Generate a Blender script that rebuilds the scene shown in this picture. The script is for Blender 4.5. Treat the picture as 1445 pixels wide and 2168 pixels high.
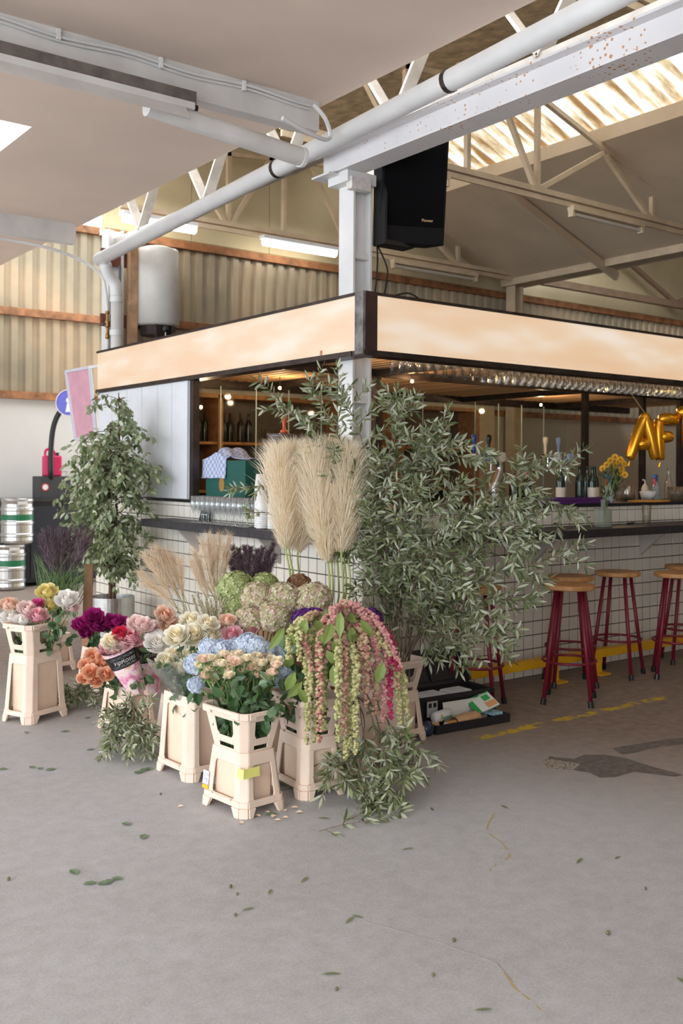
import bpy, math, random
import numpy as np
from mathutils import Vector, Matrix, noise
random.seed(7)
R_ = random.Random(11)
S = bpy.context.scene
COL = S.collection
for o in list(bpy.data.objects): bpy.data.objects.remove(o)

# ------------------------------------------------------------------ camera
FPX, HY, ROLL, CAMZ = 2100.0, 995.5, 0.0055, 1.5
YAW = math.radians(53.05)
Fw = Vector((math.cos(YAW), math.sin(YAW), 0)); Rt = Vector((math.sin(YAW), -math.cos(YAW), 0)); Up = Vector((0, 0, 1))
CAM = Vector((0, 0, CAMZ))
cd = bpy.data.cameras.new('camera'); cam = bpy.data.objects.new('camera', cd); COL.objects.link(cam); S.camera = cam
cd.sensor_fit = 'VERTICAL'; cd.sensor_height = 36; cd.sensor_width = 24; cd.lens = FPX * 36 / 2168
cd.shift_y = -(1084 - HY) / 2168; cd.clip_end = 200
_r = (Rt + ROLL * Up).normalized(); _u = (Up - ROLL * Rt).normalized()
cam.matrix_world = Matrix(((_r.x, _u.x, -Fw.x, 0), (_r.y, _u.y, -Fw.y, 0), (_r.z, _u.z, -Fw.z, CAMZ), (0, 0, 0, 1)))
cd.dof.use_dof = True; cd.dof.focus_distance = 4.7; cd.dof.aperture_fstop = 4.0

def P(px, py, X=None, Y=None, Z=None, D=None):
    """direction of a photo pixel, carried to a plane or a depth"""
    a = px - 722.5; b = py - HY
    d = Fw + Rt * ((a + ROLL * b) / FPX) - Up * ((b - ROLL * a) / FPX)
    t = X / d.x if X is not None else Y / d.y if Y is not None else (Z - CAMZ) / d.z if Z is not None else D
    return CAM + d * t

# ------------------------------------------------------------------ world, sun, exposure
W = bpy.data.worlds.new('overcast_sky'); S.world = W; W.use_nodes = True
wb = W.node_tree.nodes['Background']; wb.inputs[0].default_value = (0.84, 0.92, 1.0, 1); wb.inputs[1].default_value = 3.6
S.view_settings.view_transform = 'Standard'; S.view_settings.look = 'None'
S.view_settings.exposure = 0.42; S.view_settings.gamma = 1.0; S.view_settings.use_curve_mapping = False
sd = bpy.data.lights.new('sun', 'SUN'); sd.energy = 0.9; sd.angle = math.radians(12); sd.color = (1, .96, .9)
sun = bpy.data.objects.new('sun', sd); COL.objects.link(sun)
sun.rotation_euler = Vector((0.86, 0.42, -0.30)).to_track_quat('-Z', 'Y').to_euler()

# ------------------------------------------------------------------ materials
def lin(c):
    return tuple(((v / 255) / 12.92 if v / 255 <= .04045 else ((v / 255 + .055) / 1.055) ** 2.4) for v in c)
MATS = {}
class NT:
    def __init__(s, name):
        s.m = bpy.data.materials.new(name); s.m.use_nodes = True; s.t = s.m.node_tree; s.n = s.t.nodes
        s.b = s.n['Principled BSDF']; s.out = s.n['Material Output']
    def add(s, typ, **kw):
        n = s.n.new(typ)
        for k, v in kw.items(): setattr(n, k, v)
        return n
    def link(s, a, b): s.t.links.new(a, b)
    def noise(s, scale, detail=4, rough=.55, coord='Object'):
        tc = s.add('ShaderNodeTexCoord'); no = s.add('ShaderNodeTexNoise')
        no.inputs['Scale'].default_value = scale; no.inputs['Detail'].default_value = detail; no.inputs['Roughness'].default_value = rough
        s.link(tc.outputs[coord], no.inputs['Vector']); return no.outputs['Fac']
    def ramp(s, fac, stops):
        r = s.add('ShaderNodeValToRGB'); e = r.color_ramp.elements
        while len(e) < len(stops): e.new(.5)
        for i, (p, c) in enumerate(stops): e[i].position = p; e[i].color = (*lin(c), 1)
        s.link(fac, r.inputs[0]); return r.outputs[0]
    def mix(s, fac, a, b, blend='MIX'):
        m = s.add('ShaderNodeMix', data_type='RGBA', blend_type=blend)
        for sock, v in ((m.inputs[0], fac), (m.inputs[6], a), (m.inputs[7], b)):
            if hasattr(v, 'links'): s.link(v, sock)
            elif isinstance(v, tuple): sock.default_value = (*lin(v), 1)
            else: sock.default_value = v
        return m.outputs[2]
    def bump(s, h, strength=.2, dist=.01):
        b = s.add('ShaderNodeBump'); b.inputs['Strength'].default_value = strength; b.inputs['Distance'].default_value = dist
        s.link(h, b.inputs['Height']); s.link(b.outputs[0], s.b.inputs['Normal'])
def mat(name, col, rough=.6, metal=0, var=0, vscale=8, bump=0, spec=None, isl=0, trans=0, coat=0):
    if name in MATS: return MATS[name]
    t = NT(name); b = t.b
    b.inputs['Base Color'].default_value = (*lin(col), 1); b.inputs['Roughness'].default_value = rough; b.inputs['Metallic'].default_value = metal
    if spec is not None: b.inputs['Specular IOR Level'].default_value = spec
    if coat: b.inputs['Coat Weight'].default_value = coat
    c = None
    if var:
        f = t.noise(vscale)
        dk = tuple(max(0, v * (1 - var)) for v in col); lt = tuple(min(255, v * (1 + var * .6)) for v in col)
        c = t.ramp(f, [(.3, dk), (.7, lt)])
        if bump: t.bump(f, bump)
    if isl:
        g = t.add('ShaderNodeNewGeometry'); hs = t.add('ShaderNodeHueSaturation')
        mr = t.add('ShaderNodeMapRange'); mr.inputs[3].default_value = 1 - isl; mr.inputs[4].default_value = 1 + isl
        t.link(g.outputs['Random Per Island'], mr.inputs[0]); t.link(mr.outputs[0], hs.inputs['Value'])
        if c is None: hs.inputs['Color'].default_value = (*lin(col), 1)
        else: t.link(c, hs.inputs['Color'])
        c = hs.outputs[0]
    if c is not None: t.link(c, b.inputs['Base Color'])
    if trans:
        tr = t.add('ShaderNodeBsdfTranslucent'); mx = t.add('ShaderNodeMixShader'); mx.inputs[0].default_value = trans
        if c is not None: t.link(c, tr.inputs[0])
        else: tr.inputs[0].default_value = (*lin(col), 1)
        t.link(b.outputs[0], mx.inputs[1]); t.link(tr.outputs[0], mx.inputs[2]); t.link(mx.outputs[0], t.out.inputs[0])
    MATS[name] = t.m
    return t.m
def leafmat(name, cols, back=None, rough=.5, trans=.25):
    """leaf colour picked per leaf; underside may have its own colour"""
    if name in MATS: return MATS[name]
    t = NT(name); g = t.add('ShaderNodeNewGeometry')
    n = len(cols); c = t.ramp(g.outputs['Random Per Island'], [(i / max(1, n - 1), k) for i, k in enumerate(cols)])
    if back: c = t.mix(g.outputs['Backfacing'], c, back)
    t.link(c, t.b.inputs['Base Color']); t.b.inputs['Roughness'].default_value = rough
    tr = t.add('ShaderNodeBsdfTranslucent'); mx = t.add('ShaderNodeMixShader'); mx.inputs[0].default_value = trans
    t.link(c, tr.inputs[0]); t.link(t.b.outputs[0], mx.inputs[1]); t.link(tr.outputs[0], mx.inputs[2]); t.link(mx.outputs[0], t.out.inputs[0])
    MATS[name] = t.m; return t.m
def petalmat(name, inner, outer, r=.05, trans=.2):
    """petals deepen from the rim to the heart of the bloom"""
    if name in MATS: return MATS[name]
    t = NT(name); tc = t.add('ShaderNodeTexCoord'); ln = t.add('ShaderNodeVectorMath', operation='LENGTH')
    mp = t.add('ShaderNodeMapping'); mp.inputs['Scale'].default_value = (1 / r, 1 / r, .3 / r)
    t.link(tc.outputs['Object'], mp.inputs[0]); t.link(mp.outputs[0], ln.inputs[0])
    c = t.ramp(ln.outputs['Value'], [(.12, inner), (.6, outer)])
    g = t.add('ShaderNodeNewGeometry'); hs = t.add('ShaderNodeHueSaturation'); mr = t.add('ShaderNodeMapRange')
    mr.inputs[3].default_value = .86; mr.inputs[4].default_value = 1.1
    t.link(g.outputs['Random Per Island'], mr.inputs[0]); t.link(mr.outputs[0], hs.inputs['Value']); t.link(c, hs.inputs['Color']); c = hs.outputs[0]
    t.link(c, t.b.inputs['Base Color']); t.b.inputs['Roughness'].default_value = .55
    tr = t.add('ShaderNodeBsdfTranslucent'); mx = t.add('ShaderNodeMixShader'); mx.inputs[0].default_value = trans
    t.link(c, tr.inputs[0]); t.link(t.b.outputs[0], mx.inputs[1]); t.link(tr.outputs[0], mx.inputs[2]); t.link(mx.outputs[0], t.out.inputs[0])
    MATS[name] = t.m; return t.m
def glassmat(name, tint=(235, 245, 240), refl=.12, body=.06):
    """thin glass: mostly clear, some gloss, a little body colour"""
    if name in MATS: return MATS[name]
    t = NT(name); tr = t.add('ShaderNodeBsdfTransparent'); tr.inputs[0].default_value = (*lin(tint), 1)
    gl = t.add('ShaderNodeBsdfGlossy'); gl.inputs['Roughness'].default_value = .04
    df = t.add('ShaderNodeBsdfDiffuse'); df.inputs[0].default_value = (*lin((225, 232, 235)), 1)
    lw = t.add('ShaderNodeLayerWeight'); lw.inputs[0].default_value = .25
    mr = t.add('ShaderNodeMapRange'); mr.inputs[3].default_value = refl * .3; mr.inputs[4].default_value = min(1, refl * 5)
    t.link(lw.outputs['Facing'], mr.inputs[0])
    m1 = t.add('ShaderNodeMixShader'); m1.inputs[0].default_value = body; t.link(tr.outputs[0], m1.inputs[1]); t.link(df.outputs[0], m1.inputs[2])
    m2 = t.add('ShaderNodeMixShader'); t.link(mr.outputs[0], m2.inputs[0]); t.link(m1.outputs[0], m2.inputs[1]); t.link(gl.outputs[0], m2.inputs[2])
    t.link(m2.outputs[0], t.out.inputs[0]); MATS[name] = t.m; return t.m
def emitmat(name, col, strength):
    t = NT(name); t.b.inputs['Base Color'].default_value = (*lin(col), 1)
    t.b.inputs['Emission Color'].default_value = (*lin(col), 1); t.b.inputs['Emission Strength'].default_value = strength
    MATS[name] = t.m; return t.m

# ------------------------------------------------------------------ mesh builder
class MB:
    def __init__(s): s.v = []; s.f = []
    def add(s, vs, fs):
        k = len(s.v); s.v.extend(tuple(v) for v in vs); s.f.extend(tuple(i + k for i in f) for f in fs); return s
    def box(s, x0, x1, y0, y1, z0, z1, M=None):
        vs = [Vector((x, y, z)) for z in (z0, z1) for y in (y0, y1) for x in (x0, x1)]
        if M is not None: vs = [M @ v for v in vs]
        return s.add(vs, [(0, 2, 3, 1), (4, 5, 7, 6), (0, 1, 5, 4), (2, 6, 7, 3), (0, 4, 6, 2), (1, 3, 7, 5)])
    def bar(s, a, b, w, h, up=(0, 0, 1)):
        a = Vector(a); b = Vector(b); d = (b - a).normalized(); x = d.cross(Vector(up))
        if x.length < 1e-4: x = d.cross(Vector((0, 1, 0)))
        x.normalize(); z = x.cross(d)
        vs = [p + x * (i * w / 2) + z * (j * h / 2) for p in (a, b) for i, j in ((-1, -1), (1, -1), (1, 1), (-1, 1))]
        return s.add(vs, [(3, 2, 1, 0), (4, 5, 6, 7), (0, 1, 5, 4), (1, 2, 6, 5), (2, 3, 7, 6), (3, 0, 4, 7)])
    def tube(s, pts, r, n=8, cap=True):
        pts = [Vector(p) for p in pts]; m = len(pts)
        rs = list(r) if hasattr(r, '__len__') else [r] * m
        k = len(s.v); x = None
        for i, p in enumerate(pts):
            d = (pts[min(i + 1, m - 1)] - pts[max(i - 1, 0)])
            d = d.normalized() if d.length > 1e-9 else Vector((0, 0, 1))
            if x is None: x = d.orthogonal().normalized()
            else:
                x = x - d * x.dot(d); x = x.normalized() if x.length > 1e-6 else d.orthogonal().normalized()
            y = d.cross(x)
            for j in range(n):
                a = 2 * math.pi * j / n; s.v.append(tuple(p + (x * math.cos(a) + y * math.sin(a)) * rs[i]))
        for i in range(m - 1):
            for j in range(n):
                j2 = (j + 1) % n; s.f.append((k + i * n + j, k + i * n + j2, k + (i + 1) * n + j2, k + (i + 1) * n + j))
        if cap:
            s.f.append(tuple(k + j for j in reversed(range(n)))); s.f.append(tuple(k + (m - 1) * n + j for j in range(n)))
        return s
    def lathe(s, prof, c=(0, 0, 0), n=24, M=None):
        k = len(s.v); c = Vector(c)
        for r, z in prof:
            for j in range(n):
                a = 2 * math.pi * j / n; v = Vector((r * math.cos(a), r * math.sin(a), z))
                if M is not None: v = M @ v
                s.v.append(tuple(v + c))
        for i in range(len(prof) - 1):
            for j in range(n):
                j2 = (j + 1) % n; s.f.append((k + i * n + j, k + i * n + j2, k + (i + 1) * n + j2, k + (i + 1) * n + j))
        if prof[0][0] > 1e-6: s.f.append(tuple(k + j for j in reversed(range(n))))
        if prof[-1][0] > 1e-6: s.f.append(tuple(k + (len(prof) - 1) * n + j for j in range(n)))
        return s
    def open_lathe(s, prof, c=(0, 0, 0), n=16, M=None):
        s.lathe(prof, c, n, M); 
        for _ in range((prof[0][0] > 1e-6) + (prof[-1][0] > 1e-6)): s.f.pop()
        return s
    def prism(s, poly, off):
        """planar polygon (3D points) pushed along off"""
        n = len(poly); off = Vector(off); a = [Vector(p) for p in poly]
        return s.add(a + [p + off for p in a], [tuple(reversed(range(n))), tuple(range(n, 2 * n))] + [(i, (i + 1) % n, n + (i + 1) % n, n + i) for i in range(n)])
    def leaf(s, b, d, nrm, L, w, curl=.15, fold=.25):
        """pointed leaf, folded along its midrib"""
        b = Vector(b); d = Vector(d).normalized(); x = d.cross(Vector(nrm))
        if x.length < 1e-4: x = d.orthogonal()
        x.normalize(); n = x.cross(d)
        vs = [b]
        for t, k in ((.3, .85), (.65, .9)):
            c = b + d * L * t - n * (curl * L * t * t); e = n * (fold * w * k * .5)
            vs += [c - x * (w * k / 2) + e, c, c + x * (w * k / 2) + e]
        vs.append(b + d * L - n * curl * L)
        return s.add(vs, [(0, 2, 1), (0, 3, 2), (1, 2, 5, 4), (2, 3, 6, 5), (4, 5, 7), (5, 6, 7)])
    def blob(s, c, r, sc=(1, 1, 1)):
        t = (1 + 5 ** .5) / 2; q = [(-1, t, 0), (1, t, 0), (-1, -t, 0), (1, -t, 0), (0, -1, t), (0, 1, t), (0, -1, -t), (0, 1, -t), (t, 0, -1), (t, 0, 1), (-t, 0, -1), (-t, 0, 1)]
        k = r / (1 + t * t) ** .5; c = Vector(c)
        return s.add([c + Vector((a * k * sc[0], b * k * sc[1], e * k * sc[2])) for a, b, e in q],
            [(0, 11, 5), (0, 5, 1), (0, 1, 7), (0, 7, 10), (0, 10, 11), (1, 5, 9), (5, 11, 4), (11, 10, 2), (10, 7, 6), (7, 1, 8), (3, 9, 4), (3, 4, 2), (3, 2, 6), (3, 6, 8), (3, 8, 9), (4, 9, 5), (2, 4, 11), (6, 2, 10), (8, 6, 7), (9, 8, 1)])
    def ball(s, c, r, n=16, m=9, sc=(1, 1, 1)):
        M = Matrix.Diagonal(Vector(sc)).to_3x3()
        return s.lathe([(max(1e-7, r * math.sin(math.pi * i / (m - 1))), -r * math.cos(math.pi * i / (m - 1))) for i in range(m)], c, n, M)
    def mesh(s, name, m, smooth=False):
        me = bpy.data.meshes.new(name); me.from_pydata(s.v, [], s.f)
        for k in (m if isinstance(m, (list, tuple)) else [m]): me.materials.append(k)
        if smooth: me.polygons.foreach_set('use_smooth', [True] * len(me.polygons))
        me.update(); return me
    def build(s, name, m, parent=None, smooth=False, bevel=0, kind=None, label=None, at=None):
        o = bpy.data.objects.new(name, s.mesh(name, m, smooth)); COL.objects.link(o)
        if parent is not None: o.parent = parent; o.matrix_parent_inverse = Matrix.Identity(4); 
        if at is not None: o.location = at
        if bevel:
            b = o.modifiers.new('bevel', 'BEVEL'); b.width = bevel; b.segments = 2; b.limit_method = 'ANGLE'; b.angle_limit = .6
        if kind: o['kind'] = kind
        if label: o['label'] = label
        return o
def put(name, me, parent=None, M=None, label=None):
    o = bpy.data.objects.new(name, me); COL.objects.link(o)
    if parent is not None: o.parent = parent
    if M is not None: o.matrix_basis = M
    if label: o['label'] = label
    return o
def tag(o, label, cat, group=None):
    o['label'] = label; o['category'] = cat
    if group: o['group'] = group
    return o
def thing(name, label, cat, loc=(0, 0, 0), rz=0, group=None):
    o = bpy.data.objects.new(name, None); COL.objects.link(o); o.location = loc; o.rotation_euler = (0, 0, rz); o.empty_display_size = .1
    return tag(o, label, cat, group)
def struct(name, mb, m, parent=None, label=None, **k):
    o = mb.build(name, m, parent, **k)
    if parent is None:
        o['kind'] = 'structure'
        if label: o['label'] = label
    return o
def dup(root, loc, rz=None, label=None):
    r = root.copy(); COL.objects.link(r); r.location = loc
    if rz is not None: r.rotation_euler = (0, 0, rz)
    if label: r['label'] = label
    for ch in list(root.children):
        c = ch.copy(); COL.objects.link(c); c.parent = r
        for g in list(ch.children):
            e = g.copy(); COL.objects.link(e); e.parent = c
    return r
def text_mesh(txt, size, m, extrude=.0006, shear=0):
    cu = bpy.data.curves.new('lettering', 'FONT'); cu.body = txt; cu.size = size; cu.extrude = extrude; cu.align_x = 'CENTER'; cu.align_y = 'CENTER'; cu.shear = shear
    o = bpy.data.objects.new('lettering', cu); COL.objects.link(o)
    dg = bpy.context.evaluated_depsgraph_get(); me = bpy.data.meshes.new_from_object(o.evaluated_get(dg))
    bpy.data.objects.remove(o); me.materials.clear(); me.materials.append(m); return me
def rnd(a, b): return R_.uniform(a, b)
def rvec(): 
    v = Vector((R_.gauss(0, 1), R_.gauss(0, 1), R_.gauss(0, 1))); return v.normalized()
def bez(a, b, c, n=8):
    a, b, c = Vector(a), Vector(b), Vector(c)
    return [a * (1 - t) ** 2 + b * 2 * t * (1 - t) + c * t * t for t in [i / n for i in range(n + 1)]]
def smooth_path(pts, n=24):
    pts = [Vector(p) for p in pts]; m = len(pts) - 1; out = []
    for i in range(n + 1):
        t = i / n * m; k = min(int(t), m - 1); f = t - k
        p0, p1, p2, p3 = pts[max(k - 1, 0)], pts[k], pts[k + 1], pts[min(k + 2, m)]
        out.append(.5 * ((2 * p1) + (p2 - p0) * f + (2 * p0 - 5 * p1 + 4 * p2 - p3) * f * f + (3 * p1 - p0 - 3 * p2 + p3) * f ** 3))
    return out

# palette
M_white = mat('white_paint', (226, 224, 222), .5, var=.05, vscale=3)
M_ceil = mat('plaster_ceiling', (230, 210, 194), .9, var=.03, vscale=1.2)
M_steel = mat('dark_steel', (70, 60, 56), .45, .6, var=.25, vscale=9)
M_black = mat('black_plastic', (24, 23, 25), .45)
M_chrome = mat('chrome', (225, 225, 228), .12, 1)
M_inox = mat('brushed_steel', (196, 194, 190), .3, .95, var=.06, vscale=30)
M_wood = mat('shelf_wood', (176, 122, 76), .55, var=.22, vscale=14)
M_dwood = mat('blackened_wood', (44, 42, 46), .5, var=.3, vscale=26, bump=.3)
M_green = mat('stem_green', (92, 122, 58), .55, var=.15)
# ================================================================== SETTING
# ---- floor
t = NT('concrete_floor'); t.b.inputs['Roughness'].default_value = .62
tc = t.add('ShaderNodeTexCoord'); sx = t.add('ShaderNodeSeparateXYZ'); t.link(tc.outputs['Object'], sx.inputs[0])
big = t.noise(.55, 5, .6); fine = t.noise(14, 6, .7); grit = t.noise(120, 3, .6)
c = t.ramp(big, [(.25, (162, 160, 160)), (.5, (180, 180, 183)), (.75, (190, 191, 196))])
c = t.mix(.35, c, t.ramp(fine, [(.3, (136, 132, 130)), (.7, (198, 198, 200))]))
c = t.mix(.16, c, t.ramp(grit, [(.35, (105, 98, 92)), (.65, (220, 216, 212))]))
def mathn(op, a, b=None):
    m = t.add('ShaderNodeMath', operation=op)
    for s_, v in ((m.inputs[0], a), (m.inputs[1], b)):
        if v is None: continue
        if hasattr(v, 'links'): t.link(v, s_)
        else: s_.default_value = v
    return m.outputs[0]
# brown staining mixed with painted-in shade, growing towards the bar
stain_shade = mathn('SUBTRACT', sx.outputs['X'], mathn('MULTIPLY', sx.outputs['Y'], -.55)); stain_shade = mathn('ADD', stain_shade, mathn('MULTIPLY', mathn('SUBTRACT', fine, .5), .9))
mr = t.add('ShaderNodeMapRange', interpolation_type='SMOOTHSTEP'); mr.inputs[1].default_value = 4.5; mr.inputs[2].default_value = 6.9; t.link(stain_shade, mr.inputs[0])
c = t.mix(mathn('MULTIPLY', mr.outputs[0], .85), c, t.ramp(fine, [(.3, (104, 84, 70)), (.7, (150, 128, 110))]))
# worn yellow line painted on the floor in front of the bar
band = mathn('LESS_THAN', mathn('ABSOLUTE', mathn('SUBTRACT', sx.outputs['Y'], mathn('ADD', 3.985, mathn('MULTIPLY', mathn('SUBTRACT', fine, .5), .08)))), .038)
rng = mathn('MULTIPLY', mathn('GREATER_THAN', sx.outputs['X'], 3.97), mathn('LESS_THAN', sx.outputs['X'], 5.75))
worn = mathn('GREATER_THAN', t.noise(6.5, 5, .75), .50)
c = t.mix(mathn('MULTIPLY', mathn('MULTIPLY', band, rng), worn), c, (205, 172, 52))
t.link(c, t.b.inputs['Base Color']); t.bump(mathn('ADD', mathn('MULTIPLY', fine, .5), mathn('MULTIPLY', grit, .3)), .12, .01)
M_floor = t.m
floor = struct('floor', MB().box(-5, 22, -5, 14, -.12, 0), M_floor, label='worn grey concrete floor with brown staining and painted shade by the bar')
M_patch = mat('dark_screed', (108, 99, 94), .8, var=.2, vscale=30, bump=.3)
def floor_poly(name, pix, m, z=.0015, j=.012):
    pts = [P(x, y, Z=0) for x, y in pix]; out = []
    for i, a in enumerate(pts):
        b = pts[(i + 1) % len(pts)]; k = max(2, int((b - a).length / .05))
        for q in range(k):
            p = a.lerp(b, q / k); w = noise.noise_vector(p * 9) * j; out.append((p.x + w.x, p.y + w.y, z))
    return MB().add(out, [tuple(range(len(out)))]).build(name, m, floor)
floor_poly('repair_patch', [(1160, 1602), (1215, 1607), (1238, 1598), (1275, 1598), (1320, 1605), (1385, 1625), (1443, 1640), (1430, 1644), (1340, 1634), (1300, 1646), (1272, 1646), (1250, 1636), (1212, 1630), (1228, 1618), (1160, 1607)], M_patch)
floor_poly('repair_patch', [(1295, 1584), (1345, 1576), (1410, 1566), (1470, 1560), (1470, 1574), (1400, 1580), (1345, 1594), (1315, 1598)], M_patch)
M_rough = mat('broken_aggregate', (150, 140, 128), .9, var=.5, vscale=60, bump=.5)
floor_poly('repair_patch', [(1145, 1612), (1160, 1606), (1220, 1616), (1208, 1630), (1160, 1627)], M_rough, .001)
M_dust = mat('pale_crack_filler', (176, 156, 108), .9)
for path in ([(1046, 1722), (1030, 1758), (1062, 1785), (1078, 1812), (1052, 1828), (1036, 1845)], [(1066, 2060), (1090, 2092), (1112, 2110), (1146, 2140)]):
    pts = smooth_path([P(x, y, Z=0) for x, y in path], 16); m = MB()
    for i in range(len(pts) - 1):
        if R_.random() < .22: continue
        w = rnd(.002, .0045); d = (pts[i + 1] - pts[i]).normalized(); n = Vector((-d.y, d.x, 0)) * w
        m.add([p + Vector((0, 0, .001)) for p in (pts[i] - n, pts[i] + n, pts[i + 1] + n, pts[i + 1] - n)], [(0, 1, 2, 3)])
    m.build('crack', M_dust, floor)
M_crack = mat('hairline_crack', (140, 132, 126), .9)
pts = smooth_path([P(x, y, Z=0) for x, y in [(770, 1948), (850, 1972), (920, 1992), (1000, 2020), (1050, 2040), (1085, 2080)]], 20)
MB().tube([p + Vector((noise.noise(p * 20) * .01, 0, .0005)) for p in pts], .0012, 4).build('crack', M_crack, floor)

# ---- near hall: flat plaster ceiling with skylights, cross beams
ZC = 3.85; XE = 3.74
sky = [(1.1, 2.39, 6.74, 7.46), (1.1, 2.39, 2.8, 3.5), (-2.9, -1.6, 6.74, 7.46), (-2.9, -1.6, 2.8, 3.5), (1.1, 2.39, -1.2, -.5), (-2.9, -1.6, -1.2, -.5)]  # first pane is real; the others are unseen, added to light the floor
m = MB(); xs = sorted({-7, XE} | {v for s_ in sky for v in s_[:2]}); ys = sorted({-6, 16} | {v for s_ in sky for v in s_[2:]})
for i in range(len(xs) - 1):
    for j in range(len(ys) - 1):
        cx, cy = (xs[i] + xs[i + 1]) / 2, (ys[j] + ys[j + 1]) / 2
        if any(a < cx < b and c_ < cy < d for a, b, c_, d in sky): continue
        m.box(xs[i], xs[i + 1], ys[j], ys[j + 1], ZC, ZC + .07)
ceiling = struct('ceiling', m, M_ceil, label='pale plaster ceiling over the near hall')
M_diff = mat('milky_skylight', (250, 252, 255), .5, trans=.92)
for i, (a, b, c_, d) in enumerate(sky): struct('window_%d' % (i + 1), MB().box(a - .03, b + .03, c_ - .03, d + .03, ZC + .075, ZC + .085), M_diff, label='milky skylight pane in the plaster ceiling')
M_beam = mat('painted_steel', (214, 210, 206), .5, var=.06, vscale=4)
k = 1
for y in (5.2, 9.2):
    struct('trim_%d' % k, MB().box(-7, XE - .06, y - .05, y + .05, 3.66, ZC), M_beam, label='painted cross beam under the ceiling'); k += 1

# ---- steel columns (H sections), long I beam with rust, wall plates
def hcol(name, x, y, z1, label, w=.16, tf=.016, tw=.012):
    # flanges face -X and +X, web between
    o = MB().box(x, x + tf, y, y + w, 0, z1).box(x + w - tf, x + w, y, y + w, 0, z1).box(x + tf, x + w - tf, y + w / 2 - tw / 2, y + w / 2 + tw / 2, 0, z1).build(name, M_white)
    o['kind'] = 'structure'; o['label'] = label; return o
c1 = hcol('steel_column', 4.03, 5.24, 3.42, 'white steel column standing in the corner of the bar')
for z in (1.95, 2.92): MB().box(4.05, 4.17, 5.25, 5.31, z, z + .035).build('stiffener', M_white, c1)
MB().box(3.97, 4.13, 5.18, 5.24, 3.36, 3.44).build('bearing_block', mat('rusty_paint', (222, 214, 208), .6, var=.1, vscale=30), c1)
c2 = hcol('steel_column', 4.0, 9.12, 3.85, 'white steel column beside the water heater')
t = NT('rust_spotted_paint'); n1 = t.noise(26, 2, .5); n2 = t.noise(1.7, 3)
vo = t.add('ShaderNodeTexVoronoi'); vo.inputs['Scale'].default_value = 30; tcx = t.add('ShaderNodeTexCoord'); t.link(tcx.outputs['Object'], vo.inputs['Vector'])
ad = t.add('ShaderNodeMath', operation='MULTIPLY_ADD'); t.link(n2, ad.inputs[0]); ad.inputs[1].default_value = -.9; t.link(vo.outputs['Distance'], ad.inputs[2])
spot = t.add('ShaderNodeMath', operation='LESS_THAN'); t.link(ad.outputs[0], spot.inputs[0]); spot.inputs[1].default_value = -.31
c = t.mix(spot.outputs[0], t.ramp(n2, [(.3, (212, 208, 208)), (.7, (226, 222, 222))]), (196, 140, 100))
t.link(c, t.b.inputs['Base Color']); t.b.inputs['Roughness'].default_value = .5; M_rust = t.m
m = MB().box(3.92, 4.10, -4, 5.52, 3.485, 3.499).box(3.92, 4.10, -4, 5.52, 3.639, 3.653).box(3.985, 3.997, -4, 5.52, 3.499, 3.639)
ib = struct('trim_3', m, M_rust, label='white I beam spotted with rust, resting on the corner column')
MB().box(3.95, 4.19, 5.2, 5.42, 3.41, 3.484).build('bearing_plate', M_white, ib)
MB().box(3.87, 4.14, 5.3, 5.5, 3.465, 3.478).build('end_plate', M_white, ib)
# ---- lattice girder above the I beam
g = struct('trim_4', MB().bar((4.12, -4, 4.62), (4.12, 9.35, 4.62), .08, .08).bar((4.12, -4, 3.74), (4.12, 9.35, 3.74), .07, .07), mat('girder_paint', (206, 196, 184), .6, var=.12, vscale=6), label='lattice girder above the I beam')
y = 1.2; up = True
while y < 8.7:
    MB().bar((4.12, y, 3.76 if up else 4.6), (4.12, y + .62, 4.6 if up else 3.76), .02, .09, up=(1, 0, 0)).build('strut', MATS['girder_paint'], g); y += .62; up = not up

# ---- bar hall: pitched roof, corrugated skylight, trusses
M_roof = mat('beige_roof_panel', (206, 184, 156), .85, var=.05, vscale=1.5)
RX, RZ, SL = 6.95, 5.22, .37
def roofz(x): return RZ - SL * (x - RX) if x > RX else RZ - .10 * (RX - x)
m = MB()
for x0, x1, th in ((7.9, 10.0, .12),):
    m.add([(x0, -5, roofz(x0) - .12), (x1, -5, roofz(x1) - .12), (x1, 9.5, roofz(x1) - .12), (x0, 9.5, roofz(x0) - .12), (x0, -5, roofz(x0) + .02), (x1, -5, roofz(x1) + .02), (x1, 9.5, roofz(x1) + .02), (x0, 9.5, roofz(x0) + .02)],
          [(0, 3, 2, 1), (4, 5, 6, 7), (0, 4, 7, 3), (1, 2, 6, 5), (0, 1, 5, 4), (3, 7, 6, 2)])
struct('ceiling_bar_hall', m, M_roof, label='beige sloping roof lining over the bar')
m = MB().add([(3.6, -5, roofz(3.6)), (6.9, -5, roofz(6.9)), (6.9, 9.5, roofz(6.9)), (3.6, 9.5, roofz(3.6)), (3.6, -5, roofz(3.6) + .1), (6.9, -5, roofz(6.9) + .1), (6.9, 9.5, roofz(6.9) + .1), (3.6, 9.5, roofz(3.6) + .1)],
    [(0, 3, 2, 1), (4, 5, 6, 7), (0, 4, 7, 3), (1, 2, 6, 5), (0, 1, 5, 4), (3, 7, 6, 2)])
struct('ceiling_bar_hall', m, mat('brown_roof_boards', (206, 184, 148), .85, var=.2, vscale=8), label='pale brown roof boards above the lattice girder')
t = NT('stained_fibreglass'); tcf = t.add('ShaderNodeTexCoord'); mpf = t.add('ShaderNodeMapping'); mpf.inputs['Scale'].default_value = (.7, 4.5, .7); nof = t.add('ShaderNodeTexNoise'); nof.inputs['Scale'].default_value = 1.4; nof.inputs['Detail'].default_value = 6; nof.inputs['Roughness'].default_value = .65
t.link(tcf.outputs['Object'], mpf.inputs[0]); t.link(mpf.outputs[0], nof.inputs[0])
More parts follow.
